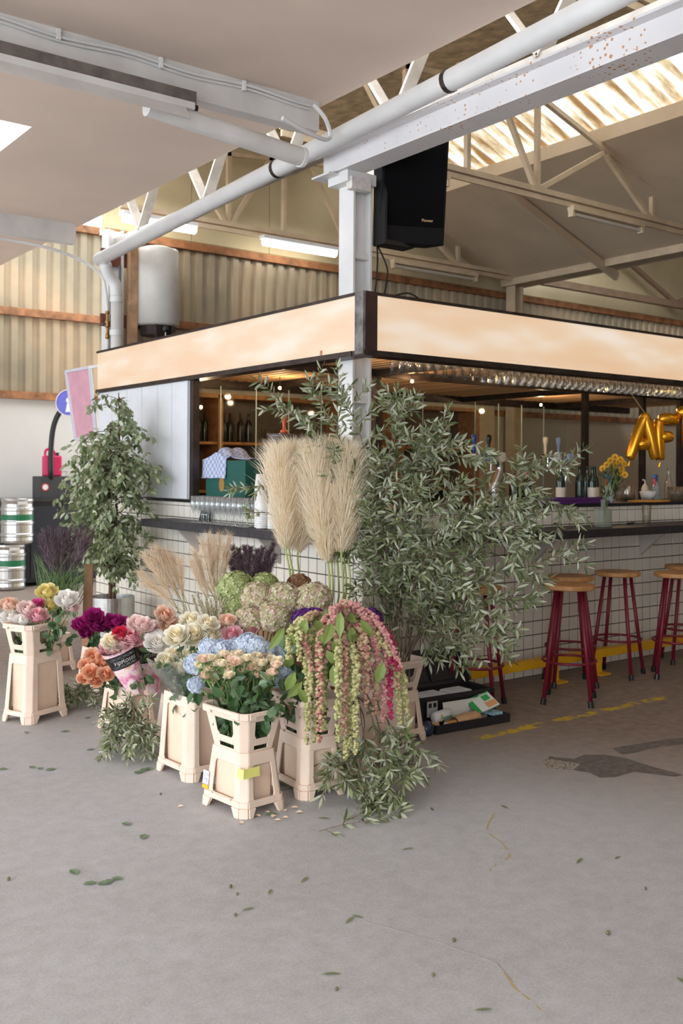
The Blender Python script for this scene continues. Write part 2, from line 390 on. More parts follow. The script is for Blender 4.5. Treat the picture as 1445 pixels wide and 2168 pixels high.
wv = t.add('ShaderNodeTexWave', bands_direction='Y'); wv.inputs['Scale'].default_value = 2 * math.pi / .15 / 20; t.link(tcf.outputs['Object'], wv.inputs[0]); mm = t.add('ShaderNodeMath', operation='MULTIPLY_ADD'); t.link(wv.outputs['Fac'], mm.inputs[0]); mm.inputs[1].default_value = .16; sb_ = t.add('ShaderNodeMath', operation='SUBTRACT'); t.link(nof.outputs['Fac'], sb_.inputs[0]); sb_.inputs[1].default_value = .08; t.link(sb_.outputs[0], mm.inputs[2])
c = t.ramp(mm.outputs[0], [(.34, (140, 104, 66)), (.46, (208, 186, 150)), (.56, (244, 242, 236))])
tr = t.add('ShaderNodeBsdfTranslucent'); mx = t.add('ShaderNodeMixShader'); mx.inputs[0].default_value = .38
t.link(c, t.b.inputs['Base Color']); t.link(c, tr.inputs[0]); t.link(t.b.outputs[0], mx.inputs[1]); t.link(tr.outputs[0], mx.inputs[2]); t.link(mx.outputs[0], t.out.inputs[0]); M_fibre = t.m
def corrugate(mb, rows, y0, y1, per, amp, n=8):
    """rows: (x, z) section points; waves run along Y"""
    k = len(mb.v); cnt = int((y1 - y0) / per * n)
    for x, z in rows:
        for i in range(cnt + 1):
            y = y0 + (y1 - y0) * i / cnt; mb.v.append((x, y, z + amp * math.sin(2 * math.pi * (y - y0) / per)))
    for r in range(len(rows) - 1):
        for i in range(cnt): mb.f.append((k + r * (cnt + 1) + i, k + r * (cnt + 1) + i + 1, k + (r + 1) * (cnt + 1) + i + 1, k + (r + 1) * (cnt + 1) + i))
    return mb
struct('window_7', corrugate(MB(), [(6.8, RZ + .1), (RX, RZ + .07), (7.98, roofz(7.98) + .06)], -5, 9.5, .15, .024), M_fibre, smooth=True, label='stained translucent corrugated rooflight along the ridge')
M_truss = mat('truss_paint', (208, 186, 156), .6, var=.08, vscale=5)
def truss(y, name):
    o = struct(name, MB().bar((4.15, y, 4.12), (9.8, y, 4.12), .06, .05).bar((4.15, y, 4.06), (9.8, y, 4.06), .02, .05), M_truss, label='slender steel roof truss spanning the bar hall')
    seg = [((RX, RZ - .2), (9.75, 4.14)), ((RX, RZ - .2), (4.2, 4.75)), ((7.0, 4.12), (7.0, RZ - .2)), ((7.0, 4.12), (7.95, roofz(7.95) - .2)), ((6.98, 4.12), (6.4, roofz(6.4) - .1)), ((8.75, 4.12), (8.75, roofz(8.75) - .2)), ((8.72, 4.12), (8.0, roofz(8.0) - .2)),
           ((5.39, 4.12), (5.39, roofz(5.39) - .08)), ((5.36, 4.12), (4.75, roofz(4.75) - .08)), ((5.42, 4.12), (6.0, roofz(6.0) - .08)), ((6.1, 4.12), (6.1, roofz(6.1) - .05))]
    for a, b in seg: MB().bar((a[0], y, a[1]), (b[0], y, b[1]), .045, .045).build('strut', M_truss, o)
    return o
truss(6.3, 'trim_5'); truss(9.2, 'trim_6'); truss(3.4, 'trim_7')
for yy, n_ in ((7.7, 'trim_8'), (5.0, 'trim_9')):
    struct(n_, MB().bar((7.85, yy, roofz(7.85) - .2), (10, yy, roofz(10) - .2), .05, .1), M_roof, label='purlin strip under the roof lining')
# column row on the far side of the bar hall, its eaves beam and downpipe
c3 = hcol('steel_column', 9.8, 9.2, 4.0, 'cream steel column on the far side of the bar hall'); c3.data.materials[0] = M_truss
struct('trim_11', MB().box(9.74, 9.98, -5, 9.4, 3.98, 4.12).box(9.70, 10.02, -5, 9.4, 4.12, 4.135), M_truss, label='eaves beam along the far column row')
# further bay to the right
m = MB().bar((10, 9.2, 4.1), (19, 9.2, 4.1), .08, .1).bar((11.5, 9.2, 4.9), (13.4, 9.2, 4.12), .06, .06).bar((15.2, 9.2, 4.9), (13.4, 9.2, 4.12), .06, .06)
struct('trim_12', m, mat('brown_truss_paint', (150, 126, 104), .6, var=.1), label='brown truss in the bay beyond the column row')
struct('ceiling_side_bay', MB().box(10, 19, -5, 9.5, 5.3, 5.4), M_roof, label='beige ceiling of the bay beyond')
# ---- far wall: masonry below, corrugated translucent sheets above, timber rails
struct('wall_back', MB().box(-5, 8, 13.1, 13.3, 0, 2.45), mat('whitewashed_wall', (208, 204, 198), .85, var=.04, vscale=1), label='whitewashed lower part of the far wall')
def sheet(x0, x1, z0, z1, y, per, amp, mb):
    k = len(mb.v); n = int((x1 - x0) / per); prof = ((0, 0), (.3, 0), (.4, 1), (.85, 1), (.95, 0)); xs_ = []
    for i in range(n):
        for a, b in prof: xs_.append((x0 + (i + a) * per, y - b * amp))
    for x, yy in xs_: mb.v.append((x, yy, z0)); mb.v.append((x, yy, z1))
    for i in range(len(xs_) - 1): mb.f.append((k + 2 * i, k + 2 * i + 2, k + 2 * i + 3, k + 2 * i + 1))
    return mb
t = NT('milky_wall_sheet'); n1 = t.noise(.9, 4, .6); c = t.ramp(n1, [(.3, (128, 118, 100)), (.5, (156, 140, 116)), (.7, (178, 152, 124))])
tr = t.add('ShaderNodeBsdfTranslucent'); mx = t.add('ShaderNodeMixShader'); mx.inputs[0].default_value = .05
t.b.inputs['Roughness'].default_value = .35; t.link(c, t.b.inputs['Base Color']); t.link(c, tr.inputs[0]); t.link(t.b.outputs[0], mx.inputs[1]); t.link(tr.outputs[0], mx.inputs[2]); t.link(mx.outputs[0], t.out.inputs[0])
struct('wall_back_cladding', sheet(-5, 8, 2.45, 4.8, 13.14, .19, .05, MB()), t.m, label='corrugated translucent sheets of the far wall')
M_panel = mat('beige_gable_panel', (210, 196, 160), .8, var=.06, vscale=1.5)
# end wall of the bar hall: masonry, sheets, rails, gable panels
YE = 9.45
struct('wall_end', MB().box(4.2, 19, YE, YE + .15, 0, 2.26), mat('cream_masonry', (206, 192, 168), .85, var=.04, vscale=1), label='cream lower part of the bar hall end wall')
struct('wall_end_cladding', sheet(4.2, 19, 2.26, 3.9, YE + .05, .15, .04, MB()), MATS.setdefault('sheet', t.m), label='corrugated translucent sheets of the bar hall end wall')
gw = struct('wall_gable', MB().box(4.1, 19, YE + .06, YE + .12, 3.88, 5.6), M_panel, label='beige gable panels above the corrugated sheets')
for i in range(15): MB().box(4.12 + i * .99, 4.12 + i * .99 + .982, YE + .04, YE + .06, 3.95, 5.6).build('panel', M_panel, gw)
M_rail = mat('rusty_timber_rail', (150, 100, 64), .7, var=.3, vscale=7)
for i, z in enumerate((2.47, 3.57, 4.80)): struct('trim_%d' % (13 + i), MB().box(-5, 8, 13.02, 13.13, z - .05, z + .05), M_rail, label='brown timber rail across the far wall')
for i, z in enumerate((2.28, 3.03, 3.88)): struct('trim_%d' % (16 + i), MB().box(4.2, 19, YE - .04, YE + .05, z - .04, z + .04), M_rail, label='brown timber rail across the bar hall end wall')
struct('wall_added_right', MB().box(19, 19.2, -5, 9.5, 0, 6.2), mat('grey_wall', (170, 160, 148), .9, var=.05), label='plain unseen wall added past the side bay to block light')  # out of view, added to keep light from entering on the right
struct('wall_added_front', MB().box(-1.5, 19, -4.6, -4.4, 0, 5.2), mat('warm_plaster', (176, 158, 140), .9, var=.04), label='plain unseen wall added behind the viewer to darken the bar side')  # out of view, added to cut light from behind the camera
# ---- fluorescent lamps on the truss, trunking on the near beam
M_tube = emitmat('lit_tube', (255, 250, 238), 9)
for x0, x1 in ((4.12, 4.95), (5.75, 6.75)):
    l = thing('tube_lamp', 'lit fluorescent tube lamp hung on the far truss chord', 'lamp', ((x0 + x1) / 2, 9.1, 3.98), 0, 'lit tube lamps')
    h = (x1 - x0) / 2
    MB().box(-h, h, -.05, .05, .02, .06).build('housing', M_white, l); MB().tube([(-h + .02, -.01, -.01), (h - .02, -.01, -.01)], .045, 12).build('tube', M_tube, l)
M_tubeoff = mat('unlit_tube', (206, 196, 180), .4)
for x, y, z, ln, lb in ((5.3, 6.28, 4.0, 1.1, 'unlit tube lamp on the near truss, close to the loudspeaker'), (8.0, 6.28, 4.0, 1.1, 'unlit tube lamp on the near truss, under its right slope'), (8.3, 9.12, 3.98, 1.4, 'unlit tube lamp on the far truss')):
    l = thing('tube_lamp', lb, 'lamp', (x, y, z)); MB().box(-ln / 2, ln / 2, -.04, .04, .0, .05).build('housing', M_truss, l); MB().tube([(-ln / 2 + .03, 0, -.03), (ln / 2 - .03, 0, -.03)], .02, 8).build('tube', M_tubeoff, l)
    for s_ in (-1, 1): MB().box(s_ * ln / 2 - .03 * (s_ > 0), s_ * ln / 2 + .03 * (s_ < 0), -.03, .03, -.06, .0).build('lamp_holder', M_truss, l)
l = thing('lighting_trunking', 'long grey trunking with open channel under the near ceiling beam', 'light fitting', (0, 5.1, 3.5))
MB().box(-7, 2.74, -.06, .09, .09, .16).build('channel', mat('grey_channel', (120, 112, 106), .5, .3, var=.2), l)
MB().box(-7, 2.72, -.08, .05, .05, .088).build('lip', M_beam, l); 
MB().add([(-7, -.08, .05), (2.66, -.08, .05), (2.66, -.14, -.03), (-7, -.14, -.03), (-7, -.075, .052), (2.66, -.075, .052), (2.66, -.135, -.028), (-7, -.135, -.028)], [(0, 1, 2, 3), (4, 7, 6, 5), (0, 4, 5, 1), (2, 6, 7, 3), (1, 5, 6, 2), (0, 3, 7, 4)]).build('reflector', M_beam, l)
MB().tube([(2.72, .03, .1), (2.79, .03, .1)], .022, 8).build('end_stub', M_steel, l)
l = thing('ceiling_duct', 'short white round duct between the trunking and the long pipe', 'pipe', (2.6, 5.1, 3.48))
MB().tube([(-.14, 0, .055), (.92, 0, -.03)], .058, 20).build('tube', M_beam, l, smooth=False); MB().tube([(.90, 0, -.03), (.925, 0, -.031)], .062, 20).build('end_cap', M_white, l)
# ---- cables on the cross beam
m = MB()
pts = [(x, 5.13, 3.82 - .02 * (math.sin(x * 4) ** 2)) for x in [i * .1 - 1 for i in range(47)]]
cb = thing('ceiling_cable', 'thin white cables clipped along the near ceiling beam', 'cable', (0, 0, 0)); MB().tube(pts, .008, 5).build('cable', M_white, cb); MB().tube([(x, 5.135, z - .022) for x, y, z in pts], .006, 5).build('cable', M_white, cb)
for x in (1.95, 2.55, 3.1): MB().box(x, x + .02, 5.12, 5.145, 3.78, 3.84).build('clip', M_white, cb)
pp = smooth_path([(3.6, 5.1, 3.8), (3.68, 5.08, 3.72), (3.73, 5.1, 3.62), (3.6, 5.05, 3.58), (3.3, 5.0, 3.62)], 20); MB().tube(pp, .014, 6).build('loop', M_white, cb)
# ---- long drain pipe with its drop beside the left column
p = thing('drain_pipe', 'long white drain pipe running over the bar and down beside the far column', 'pipe', (0, 0, 0))
MB().tube([(3.84, -4, 4.03), (3.84, 8.98, 3.50)], .062, 20).build('run', M_white, p, smooth=True)
MB().tube(smooth_path([(3.86, 8.88, 3.45), (3.9, 8.9, 3.36), (3.97, 8.9, 3.27), (3.985, 8.9, 3.15)], 10), .058, 16).build('elbow', M_white, p, smooth=True)
MB().tube([(3.985, 8.9, 3.2), (3.985, 8.9, 0)], .052, 16).build('drop', M_white, p, smooth=True)
for z in (3.1, 2.78): MB().tube([(3.985, 8.9, z), (3.985, 8.9, z + .05)], .06, 16).build('socket', M_white, p)
for y in (4.1, 5.86): MB().tube([(3.84, y, 4.03 - .53 * (y + 4) / 12.98), (3.84, y + .03, 4.03 - .53 * (y + 4) / 12.98)], .067, 16).build('strap', M_steel, p)
p = thing('conduit', 'thin white curved conduit on the far column', 'pipe', (0, 0, 0))
MB().tube(smooth_path([(2.4, 9.12, 3.6), (3.3, 9.1, 3.58), (3.8, 9.08, 3.45), (3.96, 9.08, 3.2), (3.97, 9.08, 2.3)], 24), .014, 6).build('tube', M_white, p); MB().tube([(-4, 9.12, 3.62), (2.4, 9.12, 3.6)], .014, 6).build('tube', M_white, p)
p = thing('water_valve', 'brass stop valve on the far white column', 'valve', (3.96, 9.05, 2.9)); m_br = mat('brass', (160, 122, 66), .35, .9)
MB().lathe([(.012, -.14), (.02, -.13), (.02, -.1), (.013, -.09), (.013, -.03), (.024, -.02), (.024, .03), (.013, .04), (.013, .1), (.02, .11), (.02, .13)], n=10).build('body', m_br, p); MB().tube([(0, 0, .0), (-.06, -.02, 0)], .008, 6).build('lever', mat('blue_enamel', (40, 90, 150), .4), p)
# ================================================================== BAR
XW, YW = 3.90, 4.96; XR = 11.0
M_grout = mat('dark_grout', (62, 60, 54), .8); M_tile = mat('white_glazed_tile', (232, 226, 214), .22, isl=.04)
wr = struct('wall_bar_front', MB().box(XW + .006, XR, YW + .006, YW + .15, 0, 1.23), M_grout, label='tiled front of the bar behind the stools')
wl = struct('wall_bar_side', MB().box(XW + .006, XW + .15, YW + .15, 9.17, 0, 1.23), M_grout, label='tiled side of the bar behind the flowers')
def tiles(wall, axis, a0, a1, keep):
    hw = .0468; q = .0015
    vs = [(-hw, 0, -hw), (hw, 0, -hw), (hw, 0, hw), (-hw, 0, hw), (-hw + q, -.0022, -hw + q), (hw - q, -.0022, -hw + q), (hw - q, -.0022, hw - q), (-hw + q, -.0022, hw - q)]
    if axis == 'y': vs = [(y, -x, z) for x, y, z in vs]
    fs = [(4, 5, 6, 7), (0, 1, 5, 4), (1, 2, 6, 5), (2, 3, 7, 6), (3, 0, 4, 7)]
    full = MB().add(vs, fs).mesh('tile', M_tile); cells = []
    n = int(round((a1 - a0) / .1))
    for i in range(n):
        for r in range(12): cells.append((a0 + .05 + i * .1, r))
    vis = sorted(cells, key=lambda c_: (not keep(c_), c_[0])); rest = MB()
    half = MB().add([(x, y, z * .3) for x, y, z in vs], fs).mesh('tile', M_tile)
    for j, (a, r) in enumerate(vis):
        z = .05 + r * .1; loc = Vector((a, YW + .006, z) if axis == 'x' else (XW + .006, a, z))
        if j < 300: put('tile', full, wall, Matrix.Translation(loc))
        else: rest.add([Vector(v) + loc for v in vs], fs)
    for i in range(n):
        a = a0 + .05 + i * .1; loc = Vector((a, YW + .006, 1.214) if axis == 'x' else (XW + .006, a, 1.214)); rest.add([Vector((v[0], v[1], v[2] * .28)) + loc for v in vs], fs)
    rest.build('tile_field', M_tile, wall, kind='stuff')
tiles(wr, 'x', XW, 10.9, lambda c_: 4.55 < c_[0] < 7.5 and c_[1] not in (10,))
tiles(wl, 'y', YW, 9.16, lambda c_: 6.2 < c_[0] < 9.0 and c_[1] not in (10,))
# drinks ledge and counter top
o = thing('drinks_ledge', 'blackened wood drinks ledge running round the bar corner', 'shelf', (0, 0, 1.03))
MB().box(3.6, XR, 4.55, YW, 0, .06).build('plank', M_dwood, o, bevel=.004); MB().box(3.6, XW, YW + .001, 7.54, 0, .06).build('plank', M_dwood, o, bevel=.004)
M_brk = mat('pale_bracket', (196, 188, 180), .6)
for x in (5.48, 6.75): MB().prism([(x, YW - .001, 0), (x, YW - .24, 0), (x, YW - .001, -.2)], (.03, 0, 0)).build('bracket', M_brk, o)
for y in (5.9, 7.1): MB().prism([(XW - .001, y, 0), (XW - .2, y, 0), (XW - .001, y, -.2)], (0, .03, 0)).build('bracket', M_brk, o)
o = thing('bar_worktop', 'thin black bar top above the tiles', 'worktop', (0, 0, 1.23)); M_btop = mat('black_laminate', (30, 28, 30), .35, spec=.4)
MB().box(XW - .01, XR, YW - .01, YW + .62, 0, .022).build('slab', M_btop, o); MB().box(XW - .01, XW + .62, YW + .62, 9.17, 0, .022).build('slab', M_btop, o)
# inner work counter, lower
struct('wall_bar_inner', MB().box(XW + .62, XR, YW + .60, YW + .62, 0, 1.23), M_steel, label='inner dark face of the bar')
# yellow foot rail
o = thing('foot_rail', 'yellow square foot rail along the foot of the bar', 'rail', (0, 0, 0)); M_yel = mat('yellow_paint', (228, 172, 30), .4, var=.06, vscale=12)
MB().box(4.2, XR, 4.70, 4.78, .125, .185).build('rail', M_yel, o, bevel=.004)
for x in (4.45, 5.47, 5.95, 7.4): 
    b = MB().box(x - .03, x + .03, 4.72, 4.73, .012, .125).build('upright', M_yel, o); MB().box(x - .06, x + .06, 4.66, 4.79, 0, .012).build('foot_plate', M_yel, b)
# ---- light box
LZ0, LZ1 = 2.235, 2.645
t = NT('backlit_acrylic'); tc = t.add('ShaderNodeTexCoord'); mp = t.add('ShaderNodeMapping'); mp.inputs['Scale'].default_value = (.8, .8, 3.2); no = t.add('ShaderNodeTexNoise'); no.inputs['Scale'].default_value = 1.6; no.inputs['Detail'].default_value = 2
t.link(tc.outputs['Object'], mp.inputs[0]); t.link(mp.outputs[0], no.inputs[0])
c = t.ramp(no.outputs['Fac'], [(.35, (238, 196, 154)), (.55, (242, 212, 178)), (.72, (248, 232, 214))])
t.link(c, t.b.inputs['Emission Color']); t.b.inputs['Emission Strength'].default_value = .6; t.b.inputs['Base Color'].default_value = (.25, .22, .2, 1); t.b.inputs['Roughness'].default_value = .25; M_lit = t.m
o = thing('light_box_sign', 'long glowing cream light box with dark steel frame over the bar corner', 'sign', (0, 0, LZ0))
h = LZ1 - LZ0
MB().box(XW + .115, XR, YW + .01, YW + .10, .035, h - .02).build('lit_panel', M_lit, o); MB().box(XW + .01, XW + .10, YW + .09, 9.16, .035, h - .02).build('lit_panel', M_lit, o)
MB().box(XW, XR, YW, YW + .12, h - .02, h).box(XW, XR, YW - .008, YW + .12, 0, .035).build('frame_rail', M_steel, o)
MB().box(XW, XW + .12, YW + .12, 9.17, h - .02, h).box(XW - .008, XW + .12, YW + .12, 9.17, 0, .035).build('frame_rail', M_steel, o)
MB().box(XW + .015, XW + .11, YW - .004, YW + .09, .01, h).build('corner_post', mat('brown_steel', (72, 50, 46), .5, .3, var=.15), o); MB().box(XW - .006, XW + .014, YW - .002, YW + .085, .01, h).build('corner_plate', mat('galvanised_plate', (128, 124, 124), .4, .5, var=.35, vscale=12), o)
MB().box(XW + .004, XW + .009, 5.42, 5.44, .04, .07).build('tag', mat('red_tag', (190, 120, 100), .6), o)
# ---- lattice ceiling over the bar
M_lat = mat('bamboo_slat', (216, 172, 126), .7, isl=.3); m = MB(); x = 4.02
while x < 12: m.box(x, x + .05, 5.08, 9.05, 2.425, 2.437); x += .115
y = 5.1
while y < 9.0: m.box(4.02, 12, y, y + .05, 2.439, 2.451); y += .115
lat = struct('ceiling_bar', MB().box(4.0, 12, 9.0, 9.06, 2.34, 2.44).box(4.02, 12, 7.07, 7.13, 2.36, 2.424).box(5.71, 5.77, 5.08, 9.0, 2.36, 2.424).box(8.65, 8.71, 5.08, 9.0, 2.36, 2.424).box(10.4, 10.45, 5.08, 9.0, 2.36, 2.424), M_steel, label='steel frame carrying the slatted ceiling of the bar')
m.build('slats', M_lat, lat, kind='stuff')
struct('ceiling_bar_cover', MB().box(4.02, 12, 5.08, 9.05, 2.58, 2.60), mat('dark_cover', (40, 28, 22), .8), label='dark boards above the slatted ceiling')
for x, y in ((5.74, 7.1), (8.68, 7.1), (9.70, 7.1), (10.43, 7.1)):
    q = MB().box(x - .03, x + .03, y - .03, y + .03, 0, 2.36).build('steel_post', M_steel); q['kind'] = 'structure'; q['label'] = 'dark steel post standing inside the bar'
# ---- side store: white boards, steel post, back wall
M_board = mat('white_board', (222, 224, 228), .55, var=.02, isl=.03)
sb = struct('wall_store', MB().box(XW + .03, XW + .06, 7.32, 9.17, 1.252, 2.24), M_board, label='white boarded wall above the tiles')
yy = 7.325
for w in (.28, .27, .31, .31, .33, .33): MB().box(XW + .012, XW + .03, yy, yy + w - .006, 1.254, 2.234).build('board', M_board, sb); yy += w
q = MB().box(XW + .02, XW + .08, 7.24, 7.30, 1.252, 2.235).build('steel_post', M_steel); q['kind'] = 'structure'; q['label'] = 'dark steel post beside the white boards'
struct('wall_store_end', MB().box(XW + .06, 4.0, 7.32, 7.36, 0, 2.6), M_board, label='end of the white store wall')
struct('wall_store_back', MB().box(4.25, 9.6, 9.37, 9.4, 0, 2.6), mat('cream_board', (214, 196, 168), .8, var=.04), label='cream wall behind the wooden bottle shelf')
# ---- wooden shelf unit
o = thing('bottle_shelf', 'wide wooden shelf unit with dark back at the rear of the bar', 'shelf', (0, 8.95, 0)); M_sback = mat('grey_brown_back', (112, 96, 84), .8, var=.08)
MB().box(4.86, 8.9, .33, .36, .8, 2.27).build('back_panel', M_sback, o)
for x in (4.86, 5.14, 6.75, 7.6, 8.85): MB().box(x, x + .055, 0, .33, 0, 2.27).build('upright', M_wood, o)
MB().box(4.9, 8.85, .0, .33, 2.24, 2.285).build('top_rail', M_wood, o)
for z in (1.76, 1.26): MB().box(4.9, 8.85, .02, .33, z, z + .028).build('shelf_board', M_wood, o)
M_bott = mat('dark_bottle', (26, 24, 20), .15, spec=.6); M_bg = mat('green_bottle', (24, 46, 34), .12, spec=.7)
bprof = [(.0365, 0), (.0375, .01), (.0375, .17), (.034, .2), (.016, .235), (.0135, .25), (.0135, .295), (.015, .3), (.0135, .305)]
me_b = MB().lathe(bprof, n=14).mesh('bottle', M_bott, True); me_g = MB().lathe(bprof, n=14).mesh('bottle', M_bg, True)
me_lab = MB().open_lathe([(.0385, .05), (.0385, .13)], n=14).mesh('label', mat('cream_label', (226, 214, 196), .7)); 
def cap(col): return MB().lathe([(.0142, .245), (.0148, .306), (.001, .309)], n=10).mesh('capsule', mat('capsule_%d_%d_%d' % col, col, .4))
def bottle(x, y, z, me, lab, label, group, c_=None, s=1):
    b = thing('bottle', label, 'bottle', (x, y, z), rnd(0, 6), group); put('glass', me, b, Matrix.Scale(s, 4))
    if lab: put('label', me_lab, b, Matrix.Scale(s, 4))
    if c_: put('capsule', cap(c_), b, Matrix.Scale(s, 4))
for x in (4.98, 5.07, 5.27, 5.38, 5.48, 5.58): bottle(x, 9.1 + rnd(-.03, .03), 1.79, me_b, False, 'dark bottle standing on the wooden shelf', 'dark bottles on the wooden shelf')
M_gl = glassmat('thin_glass', (248, 246, 240), refl=.16, body=.05)
me_tum = MB().open_lathe([(.001, .003), (.03, .003), (.037, .15), (.0355, .15), (.029, .008), (.001, .008)], n=14).mesh('tumbler', M_gl, True)
for x in (5.72, 5.84, 5.96, 6.08, 6.2, 6.35): tag(put('tumbler', me_tum, None, Matrix.Translation((x, 9.1, 1.79))), 'clear glass standing on the wooden shelf', 'glass', 'glasses on the wooden shelf')
# ---- sliding glass panels behind the bar
M_pane = glassmat('clear_pane', (246, 248, 246), .02, .0); M_edge = mat('glass_edge', (186, 206, 196), .2)
rat = [.5285, .5767, .6248, .6712, .72, .768, .888, .9364, .9856, 1.0322, 1.0801, 1.128, 1.179]
YG = 8.7
for a, b in zip(rat[:-1], rat[1:]):
    if b - a > .07: continue
    g_ = thing('glass_panel', 'tall frameless glass panel at the back of the bar', 'glass panel', (a * YG, YG, 1.0), 0, 'frameless glass panels behind the bar')
    w = (b - a) * YG; MB().box(.008, w, 0, .008, 0, 1.34).build('pane', M_pane, g_); MB().box(0, .009, -.002, .01, 0, 1.34).build('edge', M_edge, g_)
# back counter carrying them
o = thing('back_counter', 'dark low counter at the back of the bar', 'counter', (0, 0, 0)); MB().box(4.7, 10.6, 8.2, 8.85, 0, .96).build('body', M_steel, o); MB().box(4.68, 10.62, 8.18, 8.87, .96, 1.0).build('top', M_btop, o)
# ---- hanging glass rack
r = struct('trim_20', MB().box(4.55, 5.58, 5.33, 5.56, 2.332, 2.345).box(4.6, 4.62, 5.44, 5.46, 2.34, 2.43).box(5.5, 5.52, 5.44, 5.46, 2.34, 2.43).box(4.5, 9.2, 5.35, 5.37, 2.402, 2.424).box(4.5, 9.2, 5.435, 5.455, 2.402, 2.424).box(4.5, 9.2, 5.52, 5.54, 2.402, 2.424).box(5.6, 9.2, 5.605, 5.625, 2.402, 2.424), M_steel, label='steel rails of the hanging glass rack')
me_hang = MB().open_lathe([(.034, 0), (.036, -.004), (.0345, -.008), (.005, -.012), (.004, -.075), (.018, -.09), (.034, -.115), (.037, -.15), (.032, -.20)], n=10).mesh('glass', M_gl, True)
me_short = MB().open_lathe([(.001, -.002), (.03, -.002), (.033, -.01), (.037, -.13), (.035, -.13)], n=10).mesh('glass', M_gl, True)
hang = [(4.64 + i * .092, 5.36 + j * .085, me_short) for i in range(10) for j in range(3)] + [(5.64 + i * .09, 5.36 + j * .085, me_hang) for i in range(36) for j in range(4)]
for x, y, me in hang:
    tag(put('hanging_glass', me, None, Matrix.Translation((x, y + rnd(-.008, .008), 2.33 if me is me_short else 2.402))), 'straight glass hanging upside down in the rack' if me is me_short else 'stemmed glass hanging upside down in the rack', 'glass', 'straight hanging glasses' if me is me_short else 'stemmed hanging glasses')
# ---- fairy light bulbs: first two real, the rest added to light the slats
M_bulb = emitmat('warm_bulb', (255, 214, 150), 8); fl_ = thing('fairy_lights', 'string of small warm bulbs under the slatted ceiling, most added to light it', 'string lights', (0, 0, 0))
for p_ in [P(425, 862, D=8.9), P(872, 807, D=9.3)] + [Vector(v) for v in ((4.9, 6.2, 2.31), (7.9, 6.2, 2.31), (5.4, 8.2, 2.31), (9.2, 8.2, 2.31))]:
    b_ = MB().ball((0, 0, 0), .016, 10, 7).build('bulb', M_bulb, fl_, at=p_); MB().tube([(0, 0, .01), (0, 0, 2.42 - p_.z)], .003, 4).build('wire', M_black, b_)
    ld_ = bpy.data.lights.new('bulb_light', 'POINT'); ld_.energy = 7; ld_.color = (1, .72, .42); ld_.shadow_soft_size = .03; lo_ = bpy.data.objects.new('bulb_light', ld_); COL.objects.link(lo_); lo_.location = p_ + Vector((0, 0, -.03))
# ---- things on the bar
zb = 1.252
def tapset(x, y, nm, hcols, lcols, label):
    t_ = thing('beer_tap', label, 'beer tap', (x, y, zb)); 
    MB().lathe([(.05, 0), (.05, .01), (.028, .02), (.028, .03)], n=18).build('base', M_chrome, t_, smooth=False)
    arc = smooth_path([(0, 0, .02), (-.01, 0, .12), (.03, 0, .22), (.045, 0, .28), (.0, 0, .345), (-.07, 0, .36), (-.17, 0, .362), (-.25, 0, .362)], 30)
    MB().tube(arc, [.03 - .012 * min(1, i / 22) for i in range(31)], 14).build('arched_pipe', M_chrome, t_, smooth=True)
    for k_, (hx, hc, lc) in enumerate(zip((-.25, -.10), hcols, lcols)):
        f = MB().tube([(hx, 0, .362), (hx, -.06, .362)], .014, 10).tube([(hx, -.055, .37), (hx - .01, -.06, .25)], .007, 8).build('faucet', M_chrome, t_)
        MB().lathe([(.008, 0), (.011, .02), (.011, .07), (.02, .10), (.02, .13), (.001, .14)], (hx, -.03, .375), 12).build('handle', mat(nm + 'h%d' % k_, hc, .35), f, smooth=True)
    for k_, (lx, lc) in enumerate(zip((-.12, .03), lcols)):
        MB().lathe([(.001, 0), (.038, 0), (.038, .012), (.032, .017), (.001, .018)], (lx, -.03, .36 - k_ * .01), 20, Matrix.Rotation(math.radians(90), 3, 'X')).build('badge', mat(nm + 'l%d' % k_, lc, .3), t_)
tapset(5.30, 5.16, 'ta', ((34, 62, 130), (18, 18, 20)), ((150, 176, 226), (226, 206, 190)), 'chrome beer tap arch with blue and black handles')
tapset(6.06, 5.16, 'tb', ((216, 186, 146), (120, 130, 150)), ((228, 226, 226), (140, 160, 216)), 'chrome beer tap arch with pale wooden handle')
M_purp = mat('purple_rubber', (88, 40, 112), .6)
for i in range(2):
    o = thing('bar_mat', ('purple ribbed bar mat lying lowest on the bar top', 'purple ribbed bar mat lying on top of another')[i], 'mat', (5.62 + .02 * i, 4.98 - .0 * i, zb + i * .024)); MB().box(0, .78 - i * .08, 0, .16, 0, .02).build('sheet', M_purp, o, bevel=.004)
    MB().box(.01, .77 - i * .08, .0, .004, .02, .0235).box(.01, .77 - i * .08, .05, .06, .02, .0235).box(.01, .77 - i * .08, .10, .11, .02, .0235).build('ribs', M_purp, o)
for x, cc in ((6.30, (150, 40, 50)), (6.42, (30, 28, 32)), (6.55, (60, 20, 28)), (6.50, (180, 40, 56))): bottle(x, 5.9 + rnd(0, .15), 1.19, me_b, False, 'dark wine bottle with foil capsule standing behind the bar', 'wine bottles behind the taps', cc, 1.05)
o = thing('bottle_bin', 'low dark bin holding wine bottles behind the taps', 'bin', (6.42, 5.98, .9)); MB().box(-.3, .4, -.16, .26, 0, .28).build('body', mat('brown_wicker', (150, 112, 74), .8, var=.3, vscale=40), o)
for x, y, g2, lb in ((6.02, 5.16, 0, 1), (6.13, 5.24, 1, 0), (6.20, 5.12, 0, 0), (6.28, 5.06, 1, 1), (6.38, 5.12, 0, 1), (6.44, 5.24, 1, 0)): bottle(x, y, zb, me_g, lb, 'green wine bottle on the bar top' + (' with cream label' if lb else ' without label'), 'green bottles with label' if lb else 'green bottles without label', None, .95)
